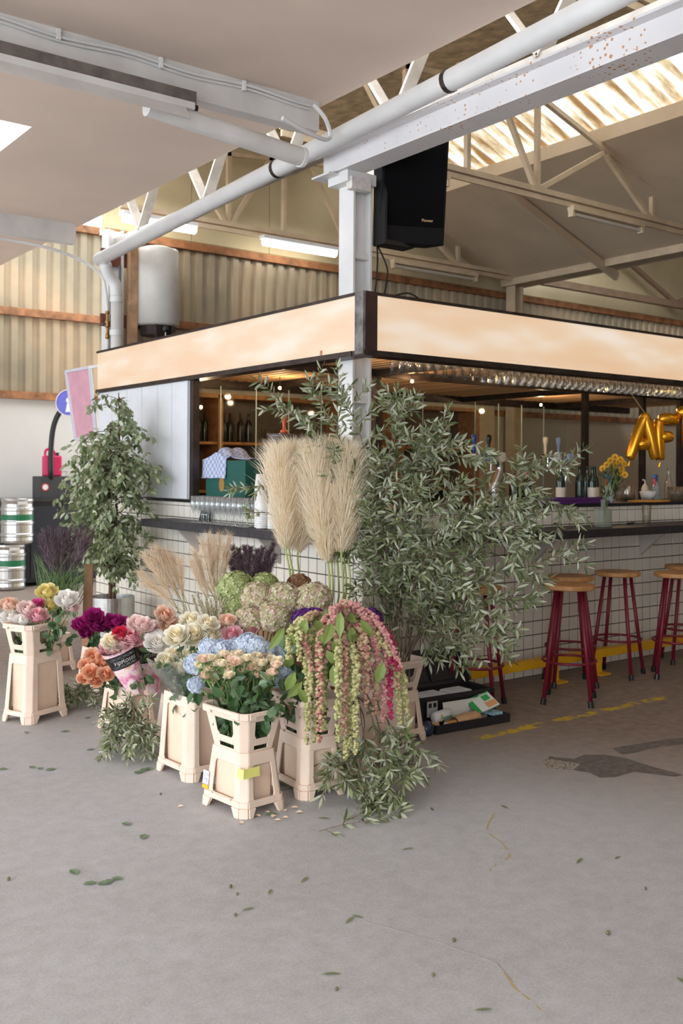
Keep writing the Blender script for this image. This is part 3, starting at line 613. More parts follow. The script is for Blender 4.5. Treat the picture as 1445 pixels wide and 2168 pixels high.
def spray(x, y, z, c1_, c2_, body, label):
    o = thing('spray_bottle', label, 'spray bottle', (x, y, z), .4); MB().lathe([(.04, 0), (.042, .01), (.04, .1), (.02, .15), (.014, .17)], n=16).build('bottle', body, o, smooth=True)
    MB().box(-.022, .022, -.015, .015, .165, .19).box(-.065, .035, -.014, .014, .19, .225).build('head', mat('sp_%d%d%d' % c1_, c1_, .4), o, bevel=.004); MB().box(-.05, -.035, -.008, .008, .13, .19).build('trigger', mat('sp_%d%d%d' % c2_, c2_, .4), o)
spray(6.55, 5.12, zb, (32, 110, 180), (200, 50, 60), mat('pale_blue_bottle', (196, 206, 214), .3), 'pale spray bottle with blue head beside the green bottles')
spray(7.52, 5.36, zb, (40, 100, 170), (214, 60, 80), glassmat('clear_plastic', (226, 240, 244), .1, .2), 'clear spray bottle with blue head and red trigger')
o = thing('soap_bottle', 'cream pump bottle standing behind the orange board', 'bottle', (7.42, 5.40, zb)); MB().lathe([(.032, 0), (.033, .1), (.02, .13), (.01, .14)], n=14).build('body', mat('cream_plastic', (214, 200, 178), .4), o, smooth=True); MB().tube([(0, 0, .14), (0, 0, .175), (-.03, 0, .178)], .006, 6).build('pump', M_white, o)
o = thing('shaker', 'steel cocktail shaker on the bar top', 'shaker', (6.93, 5.22, zb)); MB().open_lathe([(.001, 0), (.034, 0), (.043, .13), (.041, .13), (.032, .004)], n=18).build('cup', M_inox, o, smooth=True)
for x, y in ((6.78, 5.18), (7.09, 5.3), (7.55, 5.2), (7.64, 5.28), (7.5, 5.12)): tag(put('tumbler', me_tum, None, Matrix.Translation((x, y, zb)) @ Matrix.Diagonal((1.1, 1.1, .8, 1))), 'clear tumbler standing on the black bar top', 'glass', 'tumblers on the bar top')
o = thing('serving_board', 'orange wooden board overhanging the bar top', 'board', (6.98, 4.97, zb), math.radians(-4)); MB().lathe([(.001, 0), (.17, 0), (.175, .006), (.17, .012), (.001, .012)], n=28, M=Matrix.Diagonal((1.35, .6, 1)).to_3x3()).build('slab', mat('orange_wood', (214, 146, 62), .5, var=.1), o, at=(0, .07, 0))
o = thing('white_bowl', 'white crumpled bowl behind the orange board', 'bowl', (7.30, 5.28, zb)); MB().lathe([(.03, 0), (.06, .03), (.075, .075), (.05, .085), (.001, .08)], n=18).build('bowl', M_white, o, smooth=True)
tag(put('carafe', MB().lathe([(.04, 0), (.042, .12), (.02, .2), (.014, .25), (.018, .29), (.012, .29)], n=14).mesh('carafe', M_gl, True), None, Matrix.Translation((7.80, 5.42, zb))), 'tall clear carafe standing by the clear spray bottle', 'carafe')
# flower vase on the ledge
zl = 1.092
pv = P(1290, 1116, Z=zl); o = thing('flower_vase', 'clear square bottle vase standing on the drinks ledge', 'vase', (pv.x, pv.y + .06, zl)); MB().box(-.045, .045, -.045, .045, .001, .13).tube([(0, 0, .13), (0, 0, .15), (0, 0, .2)], [.04, .018, .02], 12, False).build('glass', glassmat('vase_glass', (206, 216, 196), .3, .25), o)
fb = Vector((pv.x, pv.y + .06, zl)); M_yf = petalmat('yellow_petal', (190, 120, 20), (226, 176, 36), .03)
def daisy(R=.028):
    m = MB()
    for i in range(14):
        a = i * 2 * math.pi / 14; d = Vector((math.cos(a), math.sin(a), .35)); m.leaf((0, 0, 0), d, (0, 0, 1), R, R * .5, .2, .1)
    m.ball((0, 0, .004), R * .3, 8, 5); return m.mesh('bloom', M_yf)
me_d = daisy()
for i, (px, py) in enumerate(((1291, 975), (1301, 968), (1313, 973), (1320, 982), (1284, 984), (1302, 985), (1315, 994), (1312, 1004), (1322, 1005), (1275, 992), (1308, 978))):
    p_ = P(px, py, D=(fb - CAM).dot(Fw) + rnd(-.05, .05)); f = thing('yellow_flower', 'yellow daisy in the clear bottle vase', 'flower', fb + Vector((0, 0, .03)), 0, 'yellow daisies in the vase'); L = p_ - Vector(f.location)
    MB().tube(bez((0, 0, 0), (L.x * .2, L.y * .2, L.z * .6), L, 6), .002, 5).build('stem', M_green, f); put('bloom', me_d, f, Matrix.Translation(L) @ (CAM - p_ + rvec() * 5 + Vector((0, 0, 3))).to_track_quat('Z', 'Y').to_matrix().to_4x4())
    m = MB(); 
    for q in range(6): m.leaf(L * rnd(.45, .9), rvec() + L.normalized(), rvec(), .05, .016)
    m.build('leaves', leafmat('daisy_leaf', [(40, 52, 28), (70, 84, 44)]), f)
tag(put('tumbler', me_tum, None, Matrix.Translation(P(1368, 1110, Z=zl))), 'tall clear tumbler standing on the drinks ledge', 'glass')
pp = P(1335, 1110, Z=zl); o = thing('marker_pen', 'black and silver pen lying on the drinks ledge', 'pen', (pp.x, pp.y, zl + .008), .25); MB().tube([(-.07, 0, 0), (.05, 0, 0)], .008, 10).build('barrel', M_black, o); MB().tube([(.05, 0, 0), (.09, 0, 0)], .007, 10).build('tip', M_inox, o)
# champagne flutes on the side ledge
me_fl = MB().open_lathe([(.001, .002), (.03, .002), (.03, .004), (.004, .01), (.0035, .07), (.012, .085), (.024, .12), (.026, .15), (.024, .205), (.0228, .205), (.0245, .15), (.022, .12), (.001, .09)], n=12).mesh('flute', glassmat('flute_glass', (248, 250, 250), .3, .10), True)
for i in range(11):
    for j in range(2): tag(put('champagne_flute', me_fl, None, Matrix.Translation((3.67 + j * .085, 6.0 + i * .076 + .03 * (j % 2), zl))), 'empty champagne flute in rows on the side ledge', 'glass', 'champagne flutes on the ledge')
o = thing('card_holder', 'small black table card behind the flutes', 'sign', (3.84, 6.92, zl), 0); MB().prism([(0, -.07, 0), (0, .07, 0), (.03, .07, .13), (.03, -.07, .13)], (.006, 0, 0)).build('card', mat('dark_slate', (36, 50, 58), .5), o); MB().box(-.004, -.001, -.05, .04, .05, .055).build('chalk_line', M_white, o).rotation_euler = (0, .2, 0)
# green box with towel
M_gb = mat('bottle_green_board', (20, 84, 74), .6, var=.06, vscale=30)
o = thing('green_box', 'dark green box with gold oval seal on the bar top', 'box', (4.02, 6.58, zb)); MB().box(0, .28, 0, .62, 0, .013).box(0, .28, 0, .014, 0, .32).box(0, .28, .606, .62, 0, .32).box(0, .014, .014, .606, 0, .32).box(.266, .28, .014, .606, 0, .32).build('body', M_gb, o)
MB().lathe([(.001, 0), (.055, 0), (.055, .004), (.001, .005)], (-.0, .36, .13), 20, (Matrix.Rotation(math.radians(-90), 3, 'Y') @ Matrix.Diagonal((1.1, .75, 1)).to_3x3())).build('seal', mat('gold_foil', (190, 146, 80), .4, .5), o)
t = NT('checked_towel'); tc = t.add('ShaderNodeTexCoord'); ck = t.add('ShaderNodeTexChecker'); ck.inputs['Scale'].default_value = 34; ck.inputs[1].default_value = (*lin((200, 204, 222)), 1); ck.inputs[2].default_value = (*lin((150, 164, 202)), 1); t.link(tc.outputs['Object'], ck.inputs[0]); t.link(ck.outputs[0], t.b.inputs['Base Color']); t.b.inputs['Roughness'].default_value = .95
m = MB(); N = 22
for i in range(N + 1):
    for j in range(N + 1):
        u, v = i / N, j / N; y = .02 + .64 * v; x = .22 - .42 * u
        z = .335 + .09 * math.exp(-((v - .62) ** 2) / .03) * (1 if u < .5 else .6)
        if x < -.006: z = z - ((-.006 - x) * (1.1 if v > .35 else .15)); x = -.012 - .02 * v * (u - .4)
        m.v.append((x - .006 * math.sin(20 * v + 5 * u), y, max(.18, z + .006 * math.sin(25 * u + 9 * v))))
for i in range(N):
    for j in range(N):
        if (i > 9 and j < 9): continue
        m.f.append((i * (N + 1) + j, i * (N + 1) + j + 1, (i + 1) * (N + 1) + j + 1, (i + 1) * (N + 1) + j))
o = m.build('tea_towel', t.m, smooth=True, at=(4.02, 6.58, zb)); tag(o, 'blue and white checked tea towel draped over the green box', 'towel'); so = o.modifiers.new('s', 'SOLIDIFY'); so.thickness = .004
# coffee grinder hopper and tamper
o = thing('coffee_grinder', 'coffee grinder with smoked bean hopper on the bar', 'grinder', (4.21, 6.38, zb)); MB().box(-.09, .09, -.1, .1, 0, .28).build('body', M_black, o, bevel=.01); MB().lathe([(.05, .28), (.06, .3), (.1, .5), (.105, .52), (.1, .525), (.001, .53)], n=20).build('hopper', mat('smoked_plastic', (92, 80, 78), .2), o, smooth=True)
o = thing('tamper', 'orange handled tamper standing on the grinder', 'tamper', (4.23, 6.36, zb + .53)); MB().lathe([(.03, 0), (.03, .02), (.012, .03), (.012, .06), (.018, .09), (.024, .115), (.018, .14), (.001, .145)], n=16).build('handle', mat('orange_lacquer', (196, 84, 50), .3), o, smooth=True)
# paper cups
me_c = MB().open_lathe([(.001, 0), (.03, 0), (.042, .1), (.043, .104), (.04, .1), (.028, .004)], n=16).mesh('cup', mat('white_paper_cup', (232, 230, 226), .7), True)
for x, y, n_ in ((3.74, 5.92, 18), (3.70, 5.83, 9), (3.80, 5.84, 11), (3.74, 5.75, 8)):
    for i in range(n_): tag(put('paper_cup', me_c, None, Matrix.Translation((x, y, zl + .106 + i * .016)) @ Matrix.Rotation(math.pi, 4, 'X')), 'white paper cup upside down in a stack on the ledge', 'cup', 'stacked paper cups')
# ---- letter balloons
M_gold = mat('gold_foil_balloon', (226, 160, 40), .22, .75)
def balloon(name, strokes, loc, label, rz, r=.05):
    o = thing(name, label, 'balloon', loc, rz); m = MB()
    for pts in strokes:
        q = smooth_path([Vector((a, 0, b)) for a, b in pts], 14); m.tube(q, [r * (.35 + .65 * math.sin(math.pi * min(1, max(0, (i + 1.2) / 16.4))) ** .45) for i in range(15)], 14)
    m.build('foil', M_gold, o, smooth=True); MB().tube([(strokes[0][-1][0], 0, strokes[0][-1][1] - .02), (strokes[0][-1][0] - .012, 0, strokes[0][-1][1] - .06)], [.006, .014], 6).build('tail', M_gold, o)
pa = P(1362, 925, D=8.5); balloon('letter_balloon', [[(.02, .19), (-.05, .02), (-.12, -.19)], [(.0, .2), (.06, .0), (.10, -.19)], [(-.055, -.075), (.0, -.06), (.06, -.075)]], pa, 'gold foil balloon shaped as the letter A', math.radians(-37), .052)
pf = P(1408, 925, D=8.55); balloon('letter_balloon', [[(-.06, .15), (-.06, -.02), (-.045, -.2)], [(-.06, .15), (.02, .155), (.11, .15)], [(-.05, .0), (.0, .0), (.06, .005)]], pf, 'gold foil balloon shaped as the letter F', math.radians(-37), .052)
pt_ = P(1458, 915, D=8.5); balloon('letter_balloon', [[(.0, .16), (.0, 0), (.0, -.16)], [(-.1, .16), (.0, .175), (.1, .16)]], pt_, 'gold foil letter balloon beside the letter F', math.radians(-37), .062)
tag(MB().tube([P(1334, 832, D=8.4), pa + Vector((.02, 0, .2))], .0035, 5).build('balloon_string', mat('twine', (190, 160, 120), .8)), 'thin twine holding the letter balloons', 'string')
# ---- loudspeaker on the column
o = thing('loudspeaker', 'big black loudspeaker tilted down beside the white column', 'loudspeaker', (4.47, 5.20, 3.42)); sp = Matrix.Rotation(math.radians(-37 + 12), 4, 'Z') @ Matrix.Rotation(math.radians(9), 4, 'X')
q = MB().prism([Vector((-.23, -.16, -.36)), Vector((.23, -.16, -.36)), Vector((.20, .16, -.36)), Vector((-.20, .16, -.36))], (0, 0, .74)).build('cabinet', mat('speaker_black', (13, 11, 14), .6, spec=.2), o, bevel=.008); q.matrix_basis = sp
q2 = MB().box(-.21, .21, -.172, -.16, -.24, .36).build('grille', mat('black_mesh', (9, 8, 10), .9, spec=.1), o); q2.matrix_basis = sp
lg = put('badge', text_mesh('Pioneer', .026, mat('gold_lettering', (222, 186, 140), .4)), o); lg.matrix_basis = sp @ Matrix.Translation((.10, -.173, -.20)) @ Matrix.Rotation(math.radians(90), 4, 'X')
MB().box(-.24, -.0, -.07, .05, -.40, -.37).box(-.26, -.24, -.07, .05, -.40, .2).build('bracket', M_black, o)
o = thing('speaker_cable', 'two black cables hanging from the loudspeaker to the light box', 'cable', (0, 0, 0)); a = Vector((4.20, 5.2, 3.02)); e = Vector((4.07, 5.06, 2.65))
MB().tube(smooth_path([a, (4.14, 5.12, 2.85), e], 10), .006, 5).build('cable', M_black, o); MB().tube(smooth_path([a, (4.24, 5.14, 2.86), (4.2, 5.1, 2.75), (4.15, 5.06, 2.65)], 12), .006, 5).build('cable', M_black, o); MB().tube(smooth_path([(4.2, 5.05, 2.65), (4.35, 5.05, 2.69), (4.46, 5.04, 2.65)], 10), .006, 5).build('cable', M_black, o)
# ---- water heater behind the light box
o = thing('water_heater', 'white cylindrical water heater behind the light box', 'water heater', (P(332, 690, Y=9.1).x, 9.1, 2.93)); MB().lathe([(.19, 0), (.225, .02), (.225, .72), (.21, .77), (.12, .80), (.001, .81)], n=28).build('tank', mat('enamel', (214, 208, 200), .35, var=.03), o, smooth=True); MB().lathe([(.16, -.09), (.19, 0)], n=24).build('base_cap', M_steel, o)
MB().tube([(-.1, -.18, 0), (-.1, -.18, -.7)], .012, 6).build('pipe', M_steel, o); MB().tube([(.08, -.18, 0), (.08, -.2, -.7)], .012, 6).build('pipe', M_steel, o)
m_w = mat('raw_timber', (190, 150, 116), .7, var=.15, vscale=10)
o = thing('timber_frame', 'raw timber post and dark rails carrying the water heater', 'frame', (P(280, 600, Y=9.1).x, 9.1, 0)); MB().box(-.04, .04, -.04, .04, 2.2, 3.85).build('post', m_w, o); MB().box(-.3, .5, .05, .09, 3.5, 3.66).build('rail', mat('red_brown_timber', (112, 62, 44), .7), o); MB().box(-.3, .5, .05, .09, 2.9, 3.02).build('rail', MATS['red_brown_timber'], o); MB().tube([(-.16, -.02, 2.2), (-.13, 0, 3.5)], .013, 6).build('pipe', mat('grey_pipe', (96, 92, 98), .4), o)
o = thing('black_knob_lamp', 'small black ball on a thin rod above the light box', 'lamp', P(350, 735, D=9.4)); MB().ball((0, 0, .17), .03, 14, 9).build('ball', M_black, o, smooth=True); MB().tube([(0, 0, -.1), (0, 0, .15)], .005, 5).build('rod', M_white, o)
# ---- bar stools
M_seat = mat('varnished_seat', (196, 142, 88), .4, var=.16, vscale=9); M_red = mat('dark_red_tube', (118, 22, 44), .38, .1)
s0 = thing('bar_stool', '', 'stool', (0, 0, 0)); sh = .765
MB().lathe([(.001, sh - .032), (.155, sh - .032), (.165, sh - .026), (.165, sh - .006), (.158, sh), (.001, sh)], n=36).build('seat', M_seat, s0); MB().lathe([(.001, sh - .036), (.12, sh - .036), (.12, sh - .033)], n=20).build('mount', M_red, s0)
for i in range(4):
    a = math.pi / 4 + i * math.pi / 2; c_, s_ = math.cos(a), math.sin(a)
    lg = MB().tube([(c_ * .105, s_ * .105, sh - .035), (c_ * .21, s_ * .21, .02)], .0135, 10).build('leg', M_red, s0, smooth=True); MB().tube([(c_ * .206, s_ * .206, .04), (c_ * .213, s_ * .213, 0)], .018, 10).build('rubber_foot', M_black, lg)
MB().tube([(math.cos(2 * math.pi * i / 28) * .172, math.sin(2 * math.pi * i / 28) * .172, .27) for i in range(29)], .0085, 8, False).build('foot_ring', M_red, s0, smooth=True)
for i, (x, y, rz, lb) in enumerate(((4.488, 4.531, .55, 'round wooden bar stool with red legs beside the toolbox'), (5.088, 4.281, .62, 'round wooden bar stool with red legs pulled out in front of another stool'), (5.511, 4.63, .95, 'round wooden bar stool with red legs half hidden behind the pulled out stool'), (6.04, 4.63, .35, 'round wooden bar stool with red legs standing alone over the foot rail'), (6.341, 4.334, .7, 'round wooden bar stool with red legs pulled away from the bar past the lone stool'), (6.90, 4.63, .9, 'round wooden bar stool with red legs against the bar past the lone stool'))):
    if i == 0: s0.location = (x, y, 0); s0.rotation_euler = (0, 0, rz); s0['label'] = lb
    else: dup(s0, (x, y, 0), rz, lb)
# ---- back left: cabinet, kegs, beer tower, jerrycan, signs
o = thing('black_cabinet', 'black low cabinet by the far wall', 'cabinet', (4.85, 12.55, 0)); MB().box(-.75, .55, -.1, .45, .05, 1.08).build('body', mat('navy_black', (34, 36, 46), .5), o); MB().box(-.8, .58, -.13, .48, 1.08, 1.11).build('top', mat('black_top', (50, 48, 48), .4), o); MB().box(-.42, .5, -.112, -.1, .1, 1.02).build('door', mat('navy_black2', (40, 44, 56), .45), o)
kp = [(.165, 0), (.19, .02), (.195, .05), (.19, .09), (.2, .1), (.2, .13), (.192, .14), (.192, .24), (.2, .25), (.2, .28), (.192, .29), (.192, .41), (.2, .42), (.2, .45), (.19, .46), (.185, .50), (.195, .54), (.19, .56), (.17, .56), (.165, .50), (.001, .49)]
k1 = P(26, 1250, Z=0)
for i, (x, y, z, lb) in enumerate(((k1.x, k1.y + .12, 0, 'steel beer keg with green band standing on the floor'), (k1.x + .09, k1.y + .10, .562, 'steel beer keg with green band stacked on another keg'))):
    o = thing('beer_keg', lb, 'keg', (x, y, z)); MB().lathe(kp, n=32).build('shell', M_inox, o, smooth=False); MB().open_lathe([(.194, .30), (.1945, .31), (.1945, .36), (.194, .37)], n=32).build('band', mat('green_band', (20, 110, 70), .4), o); MB().box(-.06, .06, -.199, -.185, .495, .53).build('handle_slot', M_white, o)
px_ = P(96, 1058, Y=12.62); o = thing('black_crate', 'small black box with red and white emblem on the cabinet', 'box', (px_.x, px_.y, 1.11)); MB().box(-.1, .3, -.1, .2, 0, .29).build('body', mat('charcoal', (58, 58, 62), .5), o); e_ = MB().lathe([(.001, 0), (.05, 0), (.05, .004), (.001, .004)], n=18, M=Matrix.Rotation(math.radians(90), 3, 'X')).build('emblem', mat('emblem_red', (196, 70, 70), .5), o, at=(-.04, -.1, .15)); MB().lathe([(.001, 0), (.036, 0), (.036, .006), (.001, .006)], n=18, M=Matrix.Rotation(math.radians(90), 3, 'X')).build('emblem_centre', M_white, e_)
M_pk = mat('pink_plastic', (206, 28, 92), .35); o = thing('jerrycan', 'bright pink jerrycan with handle on the black box', 'jerrycan', (px_.x + .1, px_.y + .04, 1.40)); MB().box(-.11, .11, -.08, .08, 0, .27).build('body', M_pk, o, bevel=.02); MB().tube(smooth_path([(-.09, 0, .25), (-.08, 0, .34), (.0, 0, .35), (.05, 0, .27)], 12), .018, 8).build('handle', M_pk, o); MB().tube([(.07, 0, .26), (.07, 0, .31)], .025, 12).build('cap', M_black, o)
o = thing('beer_tower', 'black arched beer tower with round purple badge', 'beer tap', (px_.x + .2, px_.y + .3, 1.11)); ap = [P(108, 1010, D=12.85), P(108, 950, D=12.85), P(113, 905, D=12.85), P(125, 875, D=12.85), P(145, 855, D=12.85)]; b0 = Vector(o.location)
MB().tube(smooth_path([v - b0 for v in [b0 + Vector((.0, 0, 0))] + ap], 24), .035, 12).build('arch', M_black, o, smooth=True)
pc = P(148, 853, D=12.75) - b0; bm = (-Fw).to_track_quat('Z', 'Y').to_matrix().to_3x3(); MB().lathe([(.001, 0), (.165, 0), (.165, .03), (.155, .04), (.001, .04)], pc, 32, bm).build('badge', mat('violet_badge', (92, 92, 190), .4), o)
bd = MB().open_lathe([(.165, 0.028), (.175, .03), (.175, .045), (.160, .045)], pc, 32, bm).build('badge_rim', mat('pale_rim', (206, 196, 216), .4), o); MB().add([pc - Fw * .045 + Rt * a_ + Up * b_ for a_, b_ in ((-.045, -.12), (.045, -.12), (.025, -.01), (-.025, -.01))], [(0, 1, 2, 3)]).add([pc - Fw * .045 + Rt * (.04 * math.cos(k_)) + Up * (.03 + .04 * math.sin(k_)) for k_ in [j * math.pi / 5 for j in range(10)]], [tuple(range(10))]).build('badge_figure', mat('badge_white', (236, 232, 240), .5), o)
c0 = [P(x, y, D=d_) for x, y, d_ in ((140, 787, 10.4), (190, 778, 10.0), (203, 925, 10.0), (160, 930, 10.4))]
o = MB().prism([v for v in c0], (.03, .05, 0)).build('pink_sign_board', mat('pink_sign', (214, 160, 176), .5, var=.05)); tag(o, 'pink leaning sign board with pale edge behind the ficus', 'sign'); MB().bar(c0[1], Vector((4.0, 9.2, c0[1].z)), .03, .03).build('bracket', M_white, o)
for a_, b_ in zip(c0, c0[1:] + c0[:1]): MB().bar(a_, b_, .03, .03).build('edge', mat('pale_edge', (206, 204, 214), .5), o)
tag(MB().prism([P(178, 1195, D=7.3), P(196, 1195, D=7.3), P(190, 1427, D=7.3), P(171, 1427, D=7.3)], (.02, .03, 0)).build('cardboard_strip', mat('cardboard', (170, 126, 98), .85, var=.06)), 'tall brown cardboard strip standing beside the ficus pot', 'cardboard')
# ================================================================== FLOWER BUCKETS
M_pl = mat('bucket_plastic', (230, 208, 190), .5, var=.04, vscale=6); M_pl2 = mat('bucket_plastic_inner', (228, 202, 178), .55, var=.04, vscale=6)
HX, HYB, CH = .12, .16, .028
def sides(k):
    """four sides of the octagon footprint scaled k, as (start, end) corners, counter-clockwise seen from outside"""
    a, b = HX * k, HYB * k
    return [((-a + CH, -b), (a - CH, -b)), ((a, -b + CH), (a, b - CH)), ((a - CH, b), (-a + CH, b)), ((-a, b - CH), (-a, -b + CH))]
def panelset(mb, z0, z1, k0, k1, polys, thick=.007, out=0, corner=None):
    H = z1 - z0
    for s in range(4):
        A0, B0 = [Vector((*p_, 0)) for p_ in sides(k0)[s]]; A1, B1 = [Vector((*p_, 0)) for p_ in sides(k1)[s]]
        n = Vector((B0.y - A0.y, -(B0.x - A0.x), 0)).normalized()
        def pt(u, z):
            f = z / H; a_ = A0.lerp(A1, f); b_ = B0.lerp(B1, f); p_ = a_.lerp(b_, u) + n * out; return Vector((p_.x, p_.y, z0 + z))
        for poly in polys: mb.prism([pt(u, z) for u, z in poly], -n * thick)
        C0, C1 = [Vector((*sides(k)[(s + 1) % 4][0], 0)) for k in (k0, k1)]
        n2 = Vector((C0.y - B0.y, -(C0.x - B0.x), 0)).normalized()
        for za, zb_ in (corner or [(0, H)]):
            q = []
            for z in (za, zb_):
                f = z / H; q.append((B0.lerp(B1, f) + n2 * out, C0.lerp(C1, f) + n2 * out, z0 + z))
            mb.prism([Vector((q[0][0].x, q[0][0].y, q[0][2])), Vector((q[0][1].x, q[0][1].y, q[0][2])), Vector((q[1][1].x, q[1][1].y, q[1][2])), Vector((q[1][0].x, q[1][0].y, q[1][2]))], -n2 * thick)
    return mb
BK = {}
def bucket(kind, x, y, rz, label):
    """kind: low / tall, with or without collar"""
    h = .40 if 'tall' in kind else .27; col = 'collar' in kind; kt = .80 if h < .3 else .84
    o = thing('flower_bucket', label, 'bucket', (x, y, 0), rz)
    if kind not in BK:
        f = panelset(MB(), 0, h, 1, kt, [[(0, 0), (.12, 0), (.22, .045), (.78, .045), (.88, 0), (1, 0), (1, .07), (0, .07)], [(0, .07), (.17, .07), (.17, h - .055), (0, h - .055)], [(.83, .07), (1, .07), (1, h - .055), (.83, h - .055)], [(0, h - .055), (1, h - .055), (1, h), (0, h)], [(.15, .07), (.2, .07), (.15, .09)], [(.85, .07), (.85, .09), (.8, .07)], [(.15, h - .055), (.15, h - .075), (.2, h - .055)], [(.85, h - .055), (.8, h - .055), (.85, h - .075)]])
        panelset(f, 0, .042, 1.0, .985, [[(0, 0), (.12, 0), (.205, .042), (0, .042)], [(1, 0), (1, .042), (.795, .042), (.88, 0)]], .012, .008)
        panelset(f, .042, .068, .985, .975, [[(0, 0), (.2, 0), (.26, .026), (0, .026)], [(.8, 0), (1, 0), (1, .026), (.74, .026)], [(.2, 0), (.8, 0), (.8, .026), (.2, .026)]], .008, .004)
        c = MB(); ring = []
        for k, z in ((.72, .03), (kt * .955, h - .004), (kt * .90, h - .004), (.66, .04)):
            pts = []
            for a_, b_ in sides(k): pts += [a_, b_]
            ring.append(len(c.v)); c.v += [(p_[0], p_[1], z) for p_ in pts]
        for i in range(3):
            for j in range(8): c.f.append((ring[i] + j, ring[i] + (j + 1) % 8, ring[i + 1] + (j + 1) % 8, ring[i + 1] + j))
        c.f.append(tuple(ring[0] + j for j in reversed(range(8)))); c.f.append(tuple(ring[3] + j for j in range(8)))
        g = MB()
        if col:
            H = .185; lo, hi = kt * .94, 1.0
            panelset(g, h - .004, h - .004 + H, lo, hi, [[(0, 0), (1, 0), (1, .012), (0, .012)], [(0, .012), (.23, .012), (.23, .14), (0, .14)], [(.77, .012), (1, .012), (1, .14), (.77, .14)], [(.23, .03), (.77, .03), (.77, .062), (.23, .062)], [(0, .14), (1, .14), (1, H), (0, H)], [(.23, .062), (.3, .062), (.23, .08)], [(.77, .062), (.77, .08), (.7, .062)]], .007, 0)
            panelset(g, h + H - .034, h + H - .004, .992, 1.0, [[(0, 0), (.2, 0), (.2, .03), (0, .03)], [(.8, 0), (1, 0), (1, .03), (.8, .03)], [(.2, .012), (.8, .012), (.8, .03), (.2, .03)]], .01, .009)
        BK[kind] = (f.mesh('frame', M_pl), c.mesh('container', M_pl2), g.mesh('collar', M_pl) if col else None)
    f, c, g = BK[kind]
    for nm, me in (('frame', f), ('container', c), ('collar', g)):
        if me:
            q = put(nm, me, o)
            if nm != 'container':
                b = q.modifiers.new('bevel', 'BEVEL'); b.width = .0025; b.segments = 1; b.limit_method = 'ANGLE'
    return o
B = {}
def bk(key, kind, x, y, rz, label): B[key] = (x, y); return bucket(kind, x, y, rz, label)
fb_ = bk('FB', 'low collar', 2.321, 3.803, .10, 'beige collared flower bucket with yellow tape holding spray roses')
tp = MB().box(-.056, .03, -.002, 0, 0, .04).build('tape', mat('yellow_tape', (228, 226, 128), .5), fb_); tp.matrix_basis = Matrix.Translation((-.06, -.157, .175)) @ Matrix.Rotation(-.11, 4, 'X')
tp = MB().box(-.002, 0, -.03, .014, 0, .04).build('tape', MATS['yellow_tape'], fb_); tp.matrix_basis = Matrix.Translation((-.118, -.128, .175)) @ Matrix.Rotation(.09, 4, 'Y')
st = MB().box(-.002, 0, -.022, .022, 0, .06).build('sticker', mat('printed_sticker', (206, 208, 220), .5, var=.3, vscale=60), fb_); st.matrix_basis = Matrix.Translation((-.116, .125, .09)) @ Matrix.Rotation(.09, 4, 'Y')
st = MB().box(-.002, 0, -.022, .022, 0, .016).build('sticker', mat('orange_sticker', (240, 180, 40), .5), fb_); st.matrix_basis = Matrix.Translation((-.118, .125, .072)) @ Matrix.Rotation(.09, 4, 'Y')
bk('MT', 'tall', 2.378, 4.378, .065, 'tall beige flower bucket holding cream roses')
bk('RB', 'low collar', 2.693, 3.83, -.08, 'beige collared flower bucket under the hanging amaranth')
bk('RB2', 'low collar', 3.10, 4.0, .1, 'beige collared flower bucket hidden behind amaranth and olive leaves')
bk('SL', 'low', 2.47, 5.32, .05, 'low beige flower bucket holding the printed rose sleeves')
bk('SB', 'low', 2.81, 6.49, .05, 'low beige flower bucket holding magenta peonies')
bk('LB', 'tall collar', 2.126, 5.88, math.radians(-68), 'tall beige collared flower bucket holding pale roses')
bk('FR', 'low collar', 3.60, 4.29, .03, 'beige collared flower bucket beside the toolbox holding olive branches')
bk('HY', 'low', 2.74, 4.36, .1, 'beige flower bucket hidden under the green hydrangeas')
bk('PA', 'low', 3.06, 4.62, -.1, 'beige flower bucket hidden under the pampas grass')
bk('GR', 'low', 2.60, 4.86, .15, 'beige flower bucket hidden under the straw grasses')
bk('PG', 'low', 2.95, 5.12, 0, 'beige flower bucket hidden under the dark purple grass')
bk('GL', 'low', 2.75, 7.25, .2, 'beige flower bucket hidden behind pale roses holding purple grass')
tag(MB().box(-.26, .26, -.16, .16, 0, .66).build('cardboard_box', mat('cardboard', (170, 126, 98), .85, var=.06), at=(3.42, 5.02, 0)), 'brown cardboard box behind the hydrangeas', 'box')
def depth(p_): return (Vector(p_) - CAM).dot(Fw)
def bdepth(k): return B[k][0] * Fw.x + B[k][1] * Fw.y

